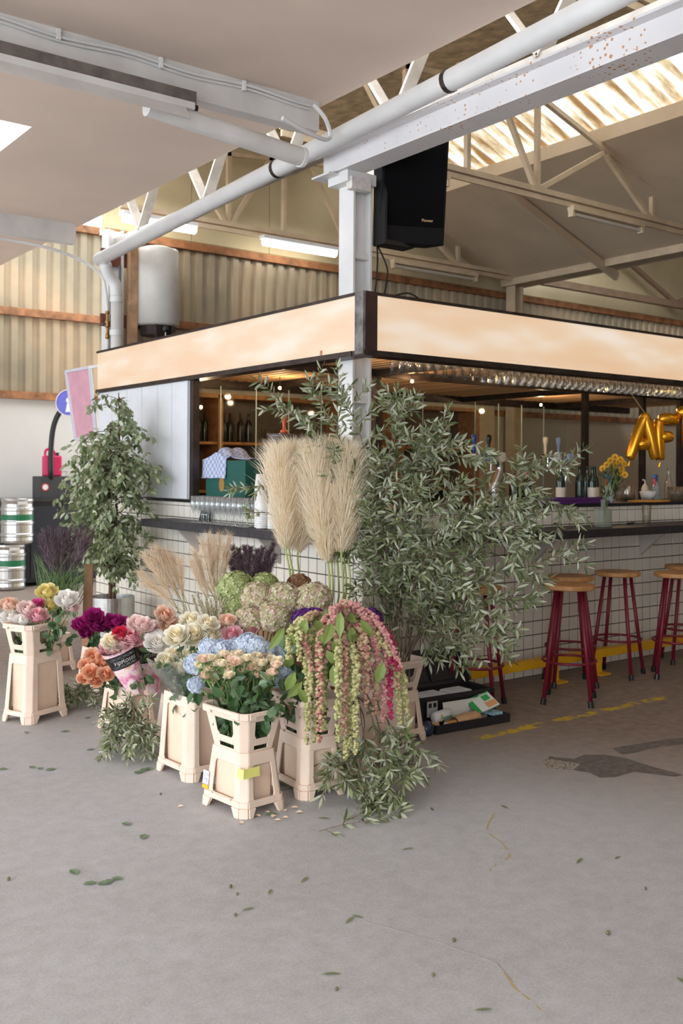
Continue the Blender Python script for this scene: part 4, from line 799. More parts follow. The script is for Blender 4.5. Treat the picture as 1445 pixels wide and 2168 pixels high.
# ================================================================== BLOOMS
def bloom_mesh(R, m, layers=5, cup=.6, ruffle=.0, seed=0):
    rr = random.Random(seed); mb = MB()
    for li in range(layers):
        f = (li + 1) / layers; n = 3 + li; rm = R * (.12 + .88 * f); hg = R * (1.15 - .5 * f * (1 - cup * .4)); wd = 2 * math.pi / n * .85
        for j in range(n):
            th = 2 * math.pi * (j + .5 * (li % 2)) / n + rr.uniform(-.2, .2); tw = rr.uniform(-.15, .15); k0 = len(mb.v)
            for a in range(5):
                t_ = a / 4
                for b in range(5):
                    s_ = b / 4 * 2 - 1; wid = wd * (.45 + .55 * math.sin(min(1, t_ * 1.15) * math.pi * .5)) * (1 - .25 * max(0, t_ - .75) * 4 * abs(s_))
                    r = rm * (.2 + .8 * math.sin(t_ * math.pi * .5) ** .8) * (1 - .06 * s_ * s_) + R * .16 * f * max(0, t_ - .6) ** 1.5 * 2
                    z = hg * (t_ ** 1.25) - R * .22 * f * max(0, t_ - .65) * 2 - .10 * R * s_ * s_ * t_
                    if ruffle: r += R * ruffle * rr.uniform(-1, 1) * t_; z += R * ruffle * rr.uniform(-1, 1) * t_
                    an = th + s_ * wid * .62 + tw * t_; mb.v.append((r * math.cos(an), r * math.sin(an), z))
            for a in range(4):
                for b in range(4): q = k0 + a * 5 + b; mb.f.append((q, q + 1, q + 6, q + 5))
    return mb.mesh('bloom', m, True)
BL = {}
def bloom(key, R, pm, **kw):
    k = (key, R_.randrange(3))
    if k not in BL: BL[k] = bloom_mesh(R, pm, seed=hash(k[1]) + len(BL), **kw)
    return BL[k]
me_sep = MB()
for i in range(5):
    a = i * 2 * math.pi / 5; me_sep.leaf((0, 0, 0), (math.cos(a), math.sin(a), -.25), (0, 0, 1), .026, .008, .3)
me_sep = me_sep.ball((0, 0, -.004), .008, 8, 6).mesh('calyx', M_green)
M_rl = leafmat('rose_leaf', [(36, 62, 40), (54, 84, 52), (76, 108, 66), (44, 76, 56)], (104, 128, 96), .35, .15)
me_rl = [MB().leaf((0, 0, 0), (0, 0, 1), (0, 1, 0), .06, .042, c_).mesh('leaf', M_rl) for c_ in (.1, .3, -.1)]
def rose(kind, px, py, D, key, R, pm, label, group, name='rose', nleaf=2, tilt=.8, scale=1.0, base=None, **kw):
    kw.setdefault('layers', 7)
    p_ = P(px, py, D=D); bx, by = B[key] if base is None else base[:2]; bz = .07 if base is None else base[2]
    b0 = Vector((bx + rnd(-.05, .05), by + rnd(-.07, .07), bz)); f = thing(name, label, 'flower', b0, 0, group); L = p_ - b0
    to = (CAM - p_).normalized(); ax = (Vector((0, 0, 1)) + to * tilt + rvec() * .28 + Vector((L.x, L.y, 0)) * .5).normalized()
    L2 = L - ax * R * .35 * scale; mid = Vector((L2.x * .15, L2.y * .15, L2.z * .6)); st_ = bez((0, 0, 0), mid, L2, 8); MB().tube(st_, .0028, 6).build('stem', M_green, f)
    M_ = Matrix.Translation(L2) @ ax.to_track_quat('Z', 'Y').to_matrix().to_4x4() @ Matrix.Rotation(rnd(0, 6), 4, 'Z') @ Matrix.Scale(scale * 1.32 * rnd(.94, 1.06), 4)
    bl = put('bloom', bloom(kind, R, pm, **kw), f, M_); put('calyx', me_sep, f, M_)
    for i in range(nleaf):
        q = st_[R_.randrange(4, 8)]; d = (rvec() + to * .6 + Vector((0, 0, .1))).normalized(); put('leaf', R_.choice(me_rl), f, Matrix.Translation(q) @ d.to_track_quat('Z', 'Y').to_matrix().to_4x4() @ Matrix.Rotation(rnd(0, 6), 4, 'Z') @ Matrix.Scale(rnd(.7, 1.15), 4))
    return f
PM = dict(peach=petalmat('petal_peach', (248, 184, 150), (254, 226, 208)), blush=petalmat('petal_blush', (250, 206, 202), (255, 234, 230)), white=petalmat('petal_white', (252, 242, 228), (255, 252, 248)), pink=petalmat('petal_pink', (238, 146, 162), (250, 204, 212)), hot=petalmat('petal_hot', (206, 60, 130), (224, 96, 160)), yellow=petalmat('petal_yellow', (230, 206, 104), (248, 236, 172)), cream=petalmat('petal_cream', (252, 234, 186), (255, 250, 234)), orange=petalmat('petal_orange', (248, 166, 120), (252, 212, 182)), magenta=petalmat('petal_magenta', (130, 12, 92), (190, 50, 140)), red=petalmat('petal_red', (190, 20, 60), (222, 50, 84)), spray=petalmat('petal_spray', (252, 226, 182), (255, 246, 222), .024), sprayp=petalmat('petal_spray_blush', (250, 208, 182), (255, 234, 214), .024))
D = bdepth('LB')
for px, py, c_, r in ((19, 1284, 'peach', 1), (27, 1309, 'white', 1.05), (58, 1293, 'blush', 1.05), (80, 1307, 'pink', 1), (80, 1282, 'hot', .7), (100, 1256, 'yellow', .95), (107, 1281, 'yellow', .85), (122, 1268, 'yellow', .8), (142, 1272, 'white', 1.1), (150, 1288, 'blush', .8), (48, 1316, 'white', .9)):
    rose(c_, px, py, D + rnd(-.12, .12), 'LB', .05, PM[c_], c_ + ' garden rose in the tall collared bucket', c_ + ' roses in the tall collared bucket', scale=r, nleaf=4)
D = bdepth('SB')
for px, py, r in ((175, 1325, 1), (198, 1308, .95), (206, 1326, 1.15), (226, 1319, 1), (246, 1321, 1.1), (186, 1340, .9)): rose('peony', px, py, D + rnd(-.15, .05), 'SB', .056, PM['magenta'], 'deep magenta peony with ruffled petals behind the rose sleeves', 'magenta peonies', 'peony', 4, .7, r, layers=6, ruffle=.07)
D = 5.45
for px, py in ((196, 1389), (220, 1391), (184, 1411), (205, 1406), (181, 1436), (203, 1441), (224, 1429), (214, 1413), (192, 1424)): rose('orange', px, py, D + rnd(-.06, .1), 'SL', .038, PM['orange'], 'orange peach rose hanging out of the low bucket', 'orange peach roses', nleaf=3, tilt=1.3)
for px, py, c_, r in ((288, 1321, 'blush', .8), (306, 1325, 'blush', .9), (334, 1364, 'white', 1.1), (348, 1304, 'peach', 1), (357, 1324, 'peach', .9), (320, 1330, 'blush', .8), (365, 1330, 'peach', .7)): rose(c_, px, py, 5.25 + rnd(-.08, .08), 'SL', .045, PM[c_], c_ + ' rose between the printed sleeves and the cream roses', c_ + ' roses beside the sleeves', scale=r, nleaf=5)
D = bdepth('MT')
for px, py, r in ((375, 1350, 1.1), (404, 1318, 1.05), (410, 1347, 1.05), (438, 1325, 1.0), (444, 1349, 1), (428, 1362, .85), (352, 1403, .9), (367, 1388, .85), (384, 1417, .9), (389, 1438, .85), (402, 1393, .8)): rose('cream', px, py, D + rnd(-.1, .06), 'MT', .046, PM['cream'], 'full cream rose in the tall bucket', 'cream roses in the tall bucket', scale=r, nleaf=4, layers=7)
for px, py, c_, r in ((481, 1316, 'peach', .8), (491, 1346, 'pink', .8), (533, 1331, 'pink', .65), (509, 1352, 'blush', .7), (465, 1330, 'blush', .6)): rose(c_, px, py, 4.95 + rnd(-.05, .05), 'HY', .042, PM[c_], c_ + ' rose rising between blue flowers and hydrangeas', c_ + ' roses by the hydrangeas', scale=r, nleaf=2)
# spray roses, three small blooms to a stem
D = bdepth('FB'); SP = [(424, 1410), (436, 1431), (441, 1415), (429, 1397), (444, 1395), (460, 1397), (469, 1406), (486, 1394), (495, 1402), (481, 1419), (485, 1432), (514, 1421), (506, 1386), (522, 1395), (537, 1404), (544, 1392), (555, 1390), (553, 1406), (568, 1415), (584, 1410), (542, 1430), (563, 1435), (588, 1401), (531, 1384), (473, 1386), (575, 1398), (512, 1402), (566, 1389), (452, 1405), (530, 1412), (500, 1388), (577, 1425), (548, 1415)]
for px, py in SP:
    c_ = 'sprayp' if R_.random() < .3 else 'spray'
    f = rose(c_, px, py, D + rnd(-.02, .16) + (1405 - py) * .002, 'FB', .022, PM[c_], 'small cream spray rose in the taped bucket' if c_ == 'spray' else 'small blush spray rose in the taped bucket', c_ + ' roses in the taped bucket', 'spray_rose', 3, .6, 1.0, layers=4)
# leafy stems filling the taped bucket, the pale rose bucket and the cream rose bucket
def foliage(key, n, box, Dr, label, name='leafy_stem'):
    for i in range(n):
        px = rnd(box[0], box[1]); py = rnd(box[2], box[3]); p_ = P(px, py, D=rnd(*Dr)); b0 = Vector((B[key][0] + rnd(-.05, .05), B[key][1] + rnd(-.07, .07), .08)); f = thing(name, label, 'foliage', b0, 0, label); L = p_ - b0; st_ = bez((0, 0, 0), (L.x * .2, L.y * .2, L.z * .7), L, 8); MB().tube(st_, .002, 5).build('stem', M_green, f)
        for k in range(13):
            q = st_[R_.randrange(3, 9)]; d = (rvec() + (CAM - p_).normalized() * .5 + Vector((0, 0, -.1))).normalized(); put('leaf', R_.choice(me_rl), f, Matrix.Translation(q) @ d.to_track_quat('Z', 'Y').to_matrix().to_4x4() @ Matrix.Rotation(rnd(0, 6), 4, 'Z') @ Matrix.Scale(rnd(.7, 1.2), 4))
foliage('RB', 9, (592, 655, 1345, 1490), (4.45, 4.6), 'green leafy stem beside the green amaranth')
foliage('FB', 24, (440, 582, 1440, 1520), (4.28, 4.5), 'green leafy rose stem in the taped bucket'); foliage('LB', 9, (5, 150, 1318, 1375), (5.85, 6.1), 'dark green leafy stem in the tall collared bucket')
foliage('MT', 8, (330, 420, 1390, 1470), (4.75, 4.95), 'green leafy stem hanging over the tall bucket'); foliage('SL', 7, (215, 330, 1345, 1450), (5.3, 5.5), 'dark green leafy stem beside the printed sleeves'); foliage('HY', 5, (450, 560, 1330, 1400), (4.95, 5.1), 'green leafy stem under the hydrangeas'); foliage('SB', 5, (180, 250, 1340, 1370), (6.7, 6.9), 'green leafy stem under the magenta peonies')
# ---- hydrangeas
def hydrangea_mesh(R, cols, n=150, fl=.013, nm='h', flat=.9):
    m = MB(); gm = leafmat('florets_' + nm, cols, None, .6, .3)
    for i in range(n):
        z = 1 - 1.5 * (i + .5) / n; a = i * 2.39996; s_ = math.sqrt(max(0, 1 - z * z)); d = Vector((s_ * math.cos(a), s_ * math.sin(a), z)); p_ = Vector((d.x * R, d.y * R, d.z * R * flat)) * rnd(.88, 1.06); d = (d + rvec() * .35).normalized(); x = d.orthogonal().normalized(); y = d.cross(x); ph = rnd(0, 1.5)
        for k in range(4):
            e = x * math.cos(ph + k * math.pi / 2) + y * math.sin(ph + k * math.pi / 2); w = d.cross(e); g_ = fl * rnd(.85, 1.2)
            m.add([p_, p_ + e * g_ * .6 - w * g_ * .5 + d * g_ * .2, p_ + e * g_ * 1.1 + d * g_ * .05, p_ + e * g_ * .6 + w * g_ * .5 + d * g_ * .2], [(0, 1, 2, 3)])
    return m.mesh('florets', gm)
me_core = MB().ball((0, 0, -.01), 1, 14, 9).mesh('core', mat('flower_core', (150, 150, 104), .9))
def hydrangea(px, py, D, rp, cols, nm, key, label, group, fl=.0165, n=260):
    p_ = P(px, py, D=D); R = rp * D / 2100; b0 = Vector((B[key][0] + rnd(-.05, .05), B[key][1] + rnd(-.06, .06), .08)); f = thing('hydrangea', label, 'flower', b0, 0, group); L = p_ - b0; MB().tube(bez((0, 0, 0), (L.x * .2, L.y * .2, L.z * .7), L, 6), .004, 6).build('stem', M_green, f)
    ax = (Vector((0, 0, 1)) + (CAM - p_).normalized() * .6 + rvec() * .2).normalized().to_track_quat('Z', 'Y').to_matrix().to_4x4(); put('florets', hydrangea_mesh(R, cols, n, fl, nm), f, Matrix.Translation(L) @ ax); put('core', me_core, f, Matrix.Translation(L) @ ax @ Matrix.Scale(R * .82, 4))
    for k in range(2): put('leaf', R_.choice(me_rl), f, Matrix.Translation(L - Vector((0, 0, R * .7))) @ (rvec() + Vector((0, 0, -.2))).to_track_quat('Z', 'Y').to_matrix().to_4x4() @ Matrix.Scale(1.3, 4))
gr = [(148, 160, 98), (180, 190, 130), (210, 216, 168)]; pk = [(204, 164, 154), (232, 208, 198), (180, 184, 122), (244, 230, 216), (190, 194, 136), (206, 168, 150)]; br = [(120, 76, 54), (160, 112, 84), (146, 120, 80)]
for px, py, r in ((500, 1248, 40), (502, 1282, 34), (560, 1240, 28)): hydrangea(px, py, 5.15 + (1300 - py) * .002, r, gr, 'green', 'HY', 'fresh green hydrangea head', 'green hydrangeas')
for px, py, r in ((544, 1264, 33), (600, 1268, 36), (528, 1312, 30), (577, 1306, 36), (663, 1269, 38)): hydrangea(px, py, 5.05 + (1300 - py) * .002, r, pk, 'blush', 'HY', 'dusty pink and green hydrangea head', 'dusty pink hydrangeas')
hydrangea(632, 1241, 5.35, 26, br, 'brown', 'PA', 'rust brown hydrangea head among the pampas stems', None)
bl = [(194, 208, 226), (210, 221, 235), (226, 233, 242), (198, 202, 226)]
for px, py, r in ((444, 1374, 22), (473, 1378, 23), (524, 1366, 25), (541, 1372, 24), (587, 1388, 24), (600, 1412, 22), (412, 1406, 20), (415, 1450, 15), (586, 1436, 16), (497, 1372, 20), (562, 1380, 20)): hydrangea(px, py, 4.68 + rnd(-.05, .05), r, bl, 'blue', 'FB', 'pale blue flower head behind the spray roses', 'pale blue flower heads', .019, 110)
pu = [(84, 34, 110), (120, 50, 140), (66, 40, 130)]
for px, py, r in ((642, 1312, 24), (665, 1308, 22)): hydrangea(px, py, 4.8, r, pu, 'purple', 'RB', 'deep purple flower head behind the green amaranth', 'purple heads behind the green amaranth', .015, 90)
hydrangea(784, 1312, 5.1, 25, pu, 'purple', 'RB2', 'deep purple flower head beside the olive stems', None, .015, 100)
# ---- printed sleeves
t = NT('printed_rose_sleeve'); n1 = t.noise(16, 4, .6); c = t.ramp(n1, [(.3, (150, 40, 70)), (.42, (226, 150, 180)), (.52, (240, 220, 224)), (.62, (232, 190, 170)), (.72, (190, 110, 50))]); t.link(c, t.b.inputs['Base Color']); t.b.inputs['Roughness'].default_value = .3; M_slv = t.m
M_band = mat('black_print', (24, 24, 28), .35); M_let = mat('white_lettering', (240, 238, 236), .5)
def sleeve(a, b, r0, r1, label, txt, D):
    a = P(*a, D=D + .02); b = P(*b, D=D); ax = (b - a); H = ax.length; o = thing('flower_sleeve', label, 'flower sleeve', a); Q = ax.to_track_quat('Z', 'Y').to_matrix().to_4x4(); o.matrix_basis = Matrix.Translation(a) @ Q; tocam = (Q.inverted().to_3x3() @ (CAM - b)).normalized(); th = math.atan2(tocam.y, tocam.x)
    def shell(z0, z1, off, n=28, a0=0, a1=2 * math.pi, skew=0):
        m = MB(); k = 0
        for z in (z0, z1):
            for i in range(n + 1):
                an = th + a0 + (a1 - a0) * i / n; r = r0 + (r1 - r0) * z + off; m.v.append((r * math.cos(an), r * math.sin(an), H * z + (-.02 * math.cos(an - th) if z > .95 and skew else 0)))
        for i in range(n): m.f.append((i, i + 1, n + 2 + i, n + 1 + i))
        return m
    shell(0, .9, 0).build('wrap', M_slv, o, smooth=True); shell(.9, 1.0, 0, skew=1).build('rim', M_slv, o, smooth=True); shell(.60, .88, .0012, 24, -1.5, 1.5).build('print_band', M_band, o, smooth=True)
    if txt:
        me = text_mesh(txt, .036, M_let, .0002, .25); r = r0 + (r1 - r0) * .75 + .0025
        for v in me.vertices:
            an = th + v.co.x / r; v.co = Vector((r * math.cos(an) , r * math.sin(an), H * .74 + v.co.y))
        put('lettering', me, o)
        m = MB()
        for zz in (.655, .825):
            for i in range(9):
                an0 = th - .75 + i * .18; r_ = r0 + (r1 - r0) * zz + .002; pts = [(r_ * math.cos(an0 + .07 * math.cos(q)), r_ * math.sin(an0 + .07 * math.cos(q)), H * zz + .008 * math.sin(q * (1 + i % 2))) for q in [j * math.pi / 4 for j in range(9)]]; m.tube(pts, .0008, 4, False)
        m.build('scrollwork', mat('grey_print', (150, 150, 152), .5), o)
    return o, a, b
sleeve((292, 1466), (250, 1368), .045, .10, 'printed rose sleeve with black band lettered in white', 'VipRoses', 5.35); sleeve((322, 1466), (305, 1352), .045, .095, 'printed rose sleeve half hidden behind the lettered one', 'VipRoses', 5.55)
for px, py, c_, r in ((258, 1345, 'red', .9), (277, 1354, 'pink', 1.15), (236, 1360, 'cream', .9), (228, 1374, 'pink', .8), (246, 1370, 'peach', .8), (262, 1364, 'blush', .9), (240, 1378, 'blush', .8), (254, 1382, 'orange', .7)): rose(c_, px, py, 5.33 + rnd(-.02, .05), 'SL', .045, PM[c_], c_ + ' flower inside the lettered sleeve', c_ + ' flowers in the sleeve', scale=r, nleaf=0, base=(P(290, 1462, D=5.37).x, P(290, 1462, D=5.37).y, P(290, 1462, D=5.37).z))
# clear cellophane round the lower cream roses
m = MB(); a = P(388, 1480, D=4.86); b = P(358, 1400, D=4.8)
for i in range(2):
    for j in range(15):
        an = j / 14 * 2 * math.pi; r = (.035, .11)[i]; c_ = (a, b)[i]; m.v.append(tuple(c_ + Vector((r * math.cos(an), r * math.sin(an), .02 * math.sin(3 * an) * i))))
for j in range(14): m.f.append((j, j + 1, 16 + j, 15 + j))
tag(m.build('cellophane_wrap', glassmat('cellophane', (240, 244, 240), .2, .08), smooth=True), 'clear cellophane wrap around lower cream roses', 'wrapping')
# ================================================================== GRASSES
def plume(mb, pts, Rm, n, L, w, prof, droop=.3, up=.6):
    """soft hairs leaving the axis pts"""
    m_ = len(pts) - 1
    for i in range(n):
        t_ = R_.random(); k = min(int(t_ * m_), m_ - 1); p_ = pts[k].lerp(pts[k + 1], t_ * m_ - k); ax = (pts[min(k + 2, m_)] - pts[max(k - 1, 0)]).normalized()
        o_ = ax.orthogonal().normalized(); o_ = Matrix.Rotation(rnd(0, 6.283), 3, ax) @ o_; d = (o_ * (1 - up) + ax * up + rvec() * .15).normalized(); l = L * prof(t_) * rnd(.6, 1.15); b_ = p_ + o_ * Rm * prof(t_) * rnd(0, .7)
        x = d.cross(rvec()).normalized() * w; e = b_ + d * l * .55; g_ = b_ + d * l + Vector((0, 0, -droop * l * .5)) + o_ * l * .12
        mb.add([b_ - x, b_ + x, e + x * .8, e - x * .8, g_], [(0, 1, 2, 3), (3, 2, 4)])
    return mb
# ---- pampas
M_pam = leafmat('pampas_hair', [(238, 218, 184), (250, 238, 214), (255, 250, 240), (246, 230, 200)], None, .8, .45); M_pst = mat('pampas_stem', (164, 172, 96), .5, var=.15)
PAM = [((615, 1240), (604, 1160), (592, 1050), (590, 958)), ((622, 1240), (612, 1165), (615, 1070), (618, 950)), ((632, 1240), (630, 1170), (642, 1090), (632, 975)), ((694, 1290), (694, 1190), (672, 1080), (664, 950)), ((700, 1290), (702, 1195), (692, 1080), (690, 946)), ((712, 1290), (714, 1180), (714, 1060), (716, 945)), ((722, 1290), (722, 1170), (730, 1060), (738, 955)), ((736, 1280), (736, 1165), (742, 1080), (745, 985)), ((728, 1280), (728, 1170), (724, 1070), (702, 960))]
for i, q in enumerate(PAM):
    D = 5.30 + .05 * (i % 3) + (.06 if i < 3 else 0); pts = [P(x, y, D=D) for x, y in q]; b0 = Vector((B['PA'][0] + rnd(-.06, .04), B['PA'][1] + rnd(-.08, .04), .1)); f = thing('pampas_grass', 'cream pampas plume on green stem in the %s clump' % ('narrow brownish' if i < 3 else 'wide pale'), 'grass', b0, 0, 'pampas plumes of the ' + ('narrow' if i < 3 else 'wide') + ' clump')
    L = [v - b0 for v in pts]; MB().tube(smooth_path([Vector((0, 0, 0)), L[0] * .5 + Vector((0, 0, .02)), L[0], L[1], L[2]], 16), .0055, 7).build('stem', M_pst, f)
    ax = smooth_path([L[1], L[2], L[3]], 12); m = plume(MB(), ax, .085, 2300, .135, .0012, lambda t_: (.35 + 1.0 * math.sin(min(1, t_ * 1.25 + .06) * math.pi * .55)) * (1 - .45 * max(0, t_ - .7) / .3), .25, .72); m.build('plume', M_pam, f, kind='stuff')
# ---- straw grass, purple grass, soft ears
def tuft(name, label, group, key, tips, base_px, D, hm, sm, nh, L, rm, headlen, bend=.0, w=.0008, up=.75, base=None):
    for tx, ty in tips:
        d_ = D + rnd(-.1, .1); tip = P(tx, ty, D=d_); b0 = Vector((B[key][0] + rnd(-.06, .06), B[key][1] + rnd(-.06, .06), .1)); mid = P(base_px[0] + rnd(-12, 12), base_px[1], D=d_); f = thing(name, label, 'grass', b0, 0, group); sp_ = smooth_path([Vector((0, 0, 0)), mid - b0, (mid - b0).lerp(tip - b0, .6) + Vector((0, 0, bend)), tip - b0], 18); MB().tube(sp_, .0016, 4).build('stem', sm, f)
        n0 = int(18 * (1 - headlen)); plume(MB(), sp_[n0:], rm, nh, L, w, lambda t_: .4 + .9 * math.sin(min(1, t_ * 1.1 + .1) * math.pi * .8), .3, up).build('head', hm, f, kind='stuff')
M_str = leafmat('straw_hair', [(226, 204, 174), (242, 226, 204), (214, 188, 156)], None, .8, .3); M_sst = mat('straw_stem', (150, 140, 78), .6)
tuft('straw_grass', 'straw coloured silver grass leaning beside the ficus', 'straw grass leaning left', 'GR', [(308, 1180), (322, 1172), (335, 1165), (350, 1172), (365, 1180), (300, 1215), (312, 1235), (380, 1190), (340, 1190), (325, 1200)], (402, 1345), 5.35, M_str, M_sst, 260, .085, .006, .42, .03)
tuft('straw_grass', 'straw coloured silver grass standing before the purple grass', 'straw grass standing upright', 'GR', [(412, 1170), (428, 1150), (440, 1140), (452, 1145), (465, 1140), (484, 1140), (420, 1190), (475, 1160), (446, 1165), (408, 1195)], (455, 1320), 5.4, M_str, M_sst, 260, .08, .006, .45, .02)
M_pur = leafmat('purple_hair', [(78, 56, 72), (110, 86, 100), (148, 126, 132), (90, 66, 80)], None, .8, .25); M_gst = mat('grass_stem', (92, 116, 62), .6, var=.2)
tuft('purple_grass', 'dark purple fountain grass behind the hydrangeas', 'purple grass behind the hydrangeas', 'PG', [(478, 1165), (492, 1158), (505, 1162), (518, 1158), (530, 1160), (545, 1165), (556, 1160), (566, 1168), (578, 1152), (582, 1175), (486, 1180), (512, 1176), (538, 1178), (570, 1185)], (530, 1300), 5.6, M_pur, M_gst, 900, .032, .012, .5, .0, .0010, .6)
tuft('purple_grass', 'dusty purple fountain grass standing behind the pale roses', 'purple grass behind the pale roses', 'GL', [(84, 1135), (94, 1125), (104, 1120), (114, 1126), (126, 1122), (138, 1128), (150, 1118), (162, 1122), (174, 1116), (186, 1120), (196, 1128), (88, 1150), (110, 1145), (132, 1146), (156, 1140), (180, 1138), (100, 1138), (145, 1136), (168, 1132), (190, 1145)], (130, 1265), 7.2, M_pur, M_gst, 200, .05, .015, .42, .0, .0016, .75)
m = MB()
for i in range(130):
    a = P(rnd(85, 165), rnd(1290, 1310), D=7.2 + rnd(-.1, .1)); e = P(rnd(70, 200), rnd(1165, 1240), D=7.2 + rnd(-.15, .15)); m.tube(bez(a, a.lerp(e, .5) + Vector((0, 0, .04)), e, 4), [.004, .0035, .003, .002, .0008], 3)
tag(m.build('grass_blades', leafmat('blade_green', [(60, 92, 48), (104, 128, 72), (84, 112, 56)], None, .5, .2)), 'green blades at the foot of the dusty purple grass', 'grass')['kind'] = 'stuff'
M_ear = leafmat('soft_ear', [(196, 182, 156), (214, 204, 182), (176, 168, 130)], None, .85, .3)
tuft('soft_grass', 'soft grey green grass ear behind the cream roses', 'soft grass ears', 'GR', [(408, 1262), (418, 1255), (426, 1275), (436, 1262), (446, 1270), (458, 1262), (468, 1275), (476, 1268), (486, 1280), (496, 1285), (452, 1290), (440, 1290), (466, 1300), (480, 1305)], (450, 1385), 5.15, M_ear, M_gst, 160, .022, .009, .38, 0, .0016, .8)
# ================================================================== AMARANTH
M_am = {'green': leafmat('amaranth_green', [(158, 156, 98), (188, 184, 130), (206, 200, 152)], None, .85, .1), 'mixed': leafmat('amaranth_mixed', [(188, 180, 128), (206, 176, 148), (198, 148, 132), (172, 100, 104)], None, .85, .1), 'pink': leafmat('amaranth_pink', [(200, 138, 138), (216, 168, 156), (188, 112, 120)], None, .85, .1), 'magenta': leafmat('amaranth_magenta', [(172, 36, 82), (196, 66, 108), (150, 28, 70)], None, .85, .1)}
M_al = leafmat('amaranth_leaf', [(112, 136, 66), (140, 160, 86), (96, 124, 70)], (170, 182, 140), .5, .25)
AM = [('green', (690, 1310), (652, 1360), (650, 1580)), ('green', (692, 1305), (664, 1355), (666, 1572)), ('mixed', (700, 1300), (677, 1350), (675, 1570)), ('green', (700, 1310), (686, 1370), (685, 1550)), ('green', (705, 1330), (718, 1380), (720, 1447)), ('green', (710, 1320), (716, 1390), (715, 1570)), ('mixed', (712, 1315), (728, 1380), (728, 1560)), ('green', (715, 1330), (739, 1390), (740, 1582)), ('green', (718, 1340), (732, 1430), (732, 1604)), ('green', (720, 1335), (752, 1400), (753, 1598)), ('mixed', (715, 1310), (763, 1370), (763, 1470)), ('mixed', (722, 1300), (774, 1360), (775, 1497)), ('mixed', (728, 1295), (796, 1360), (793, 1512)), ('pink', (735, 1290), (816, 1370), (810, 1526)), ('magenta', (750, 1300), (822, 1370), (826, 1526)), ('magenta', (755, 1295), (800, 1340), (850, 1432)), ('green', (740, 1310), (836, 1380), (846, 1530)), ('green', (745, 1320), (850, 1430), (865, 1545)), ('green', (660, 1315), (612, 1340), (611, 1402)), ('green', (668, 1310), (632, 1335), (634, 1400)), ('mixed', (680, 1300), (640, 1330), (660, 1420)), ('pink', (720, 1285), (700, 1320), (690, 1400)), ('pink', (730, 1280), (750, 1320), (770, 1410)), ('pink', (735, 1278), (780, 1320), (800, 1400)), ('mixed', (725, 1275), (735, 1310), (742, 1400)), ('magenta', (757, 1290), (830, 1360), (845, 1425)), ('green', (740, 1300), (790, 1335), (830, 1390)), ('mixed', (735, 1295), (810, 1345), (842, 1460)), ('mixed', (700, 1290), (712, 1330), (725, 1430)), ('green', (670, 1320), (655, 1380), (657, 1470)), ('pink', (725, 1290), (760, 1350), (785, 1450)), ('pink', (745, 1285), (815, 1340), (848, 1410))]
AMR = []
for i, (kind, a, b, c_) in enumerate(AM):
    key = 'RB' if a[0] < 725 else 'RB2'; D = 4.62 + (.0 if a[0] < 725 else .12) + rnd(-.07, .07); A_, B_, C_ = P(*a, D=D + .06), P(*b, D=D - (.17 if a[0] < 725 else .1)), P(*c_, D=D - (.21 if a[0] < 725 else .14))
    b0 = Vector((B[key][0] + rnd(-.04, .04), B[key][1] + rnd(-.05, .05), .1)); f = thing('amaranth', {'green': 'pale green hanging amaranth tassel', 'mixed': 'green hanging amaranth tassel flushed with pink', 'pink': 'dusty pink amaranth tassel', 'magenta': 'bright magenta amaranth tassel'}[kind] + ' draped over the bucket', 'flower', b0, 0, kind + ' amaranth tassels')
    pa_ = [v - b0 for v in (A_, B_, C_)]; MB().tube(smooth_path([Vector((0, 0, 0)), pa_[0] * .6, pa_[0]], 8), .004, 6).build('stem', M_green, f)
    ctrl = [pa_[0], pa_[0].lerp(pa_[1], .55) + Vector((0, 0, .03)), pa_[1], pa_[1].lerp(pa_[2], .5), pa_[2]]; path = smooth_path(ctrl, 60); m = MB(); L = sum((path[j + 1] - path[j]).length for j in range(60)); step = .0165; acc = 0; nx = 0
    for j in range(60):
        acc += (path[j + 1] - path[j]).length
        while acc > nx:
            nx += step; r = .0165 * (.75 + .35 * math.sin(math.pi * min(1, nx / L) ** .8)) * rnd(.9, 1.1)
            for q in range(6): m.blob(path[j] + rvec() * r * .75, r * rnd(.45, .72), (1, 1, .85))
    m.build('tassel', M_am[kind], f, kind='stuff'); AMR.append(f)
    if i % 2 == 0:
        for k in range(2): MB().leaf((0, 0, 0), (rvec() * .6 + Vector((0, 0, -.5)) - Fw * .4), rvec() - Fw, rnd(.07, .13), rnd(.035, .05), .2).build('leaf', M_al, f, at=pa_[0].lerp(pa_[1], rnd(.1, .9)) - Fw * .02 + Vector((0, 0, .01)))
AL = [(690, 1395), (702, 1335), (640, 1460), (630, 1475), (745, 1345), (705, 1425), (762, 1330), (812, 1420), (650, 1330), (602, 1345), (720, 1312), (680, 1360), (782, 1390), (625, 1440), (612, 1400), (735, 1420), (668, 1330), (620, 1360), (700, 1375)]
for f, (px, py) in zip(AMR, AL): MB().leaf((0, 0, 0), Vector((0, 0, -.8)) + rvec() * .5, -Fw + rvec() * .5 + Vector((0, 0, .3)), rnd(.085, .125), rnd(.042, .056), rnd(.05, .3)).build('leaf', M_al, f, at=P(px, py - 18, D=4.38 if px < 725 else 4.52) - Vector(f.location))
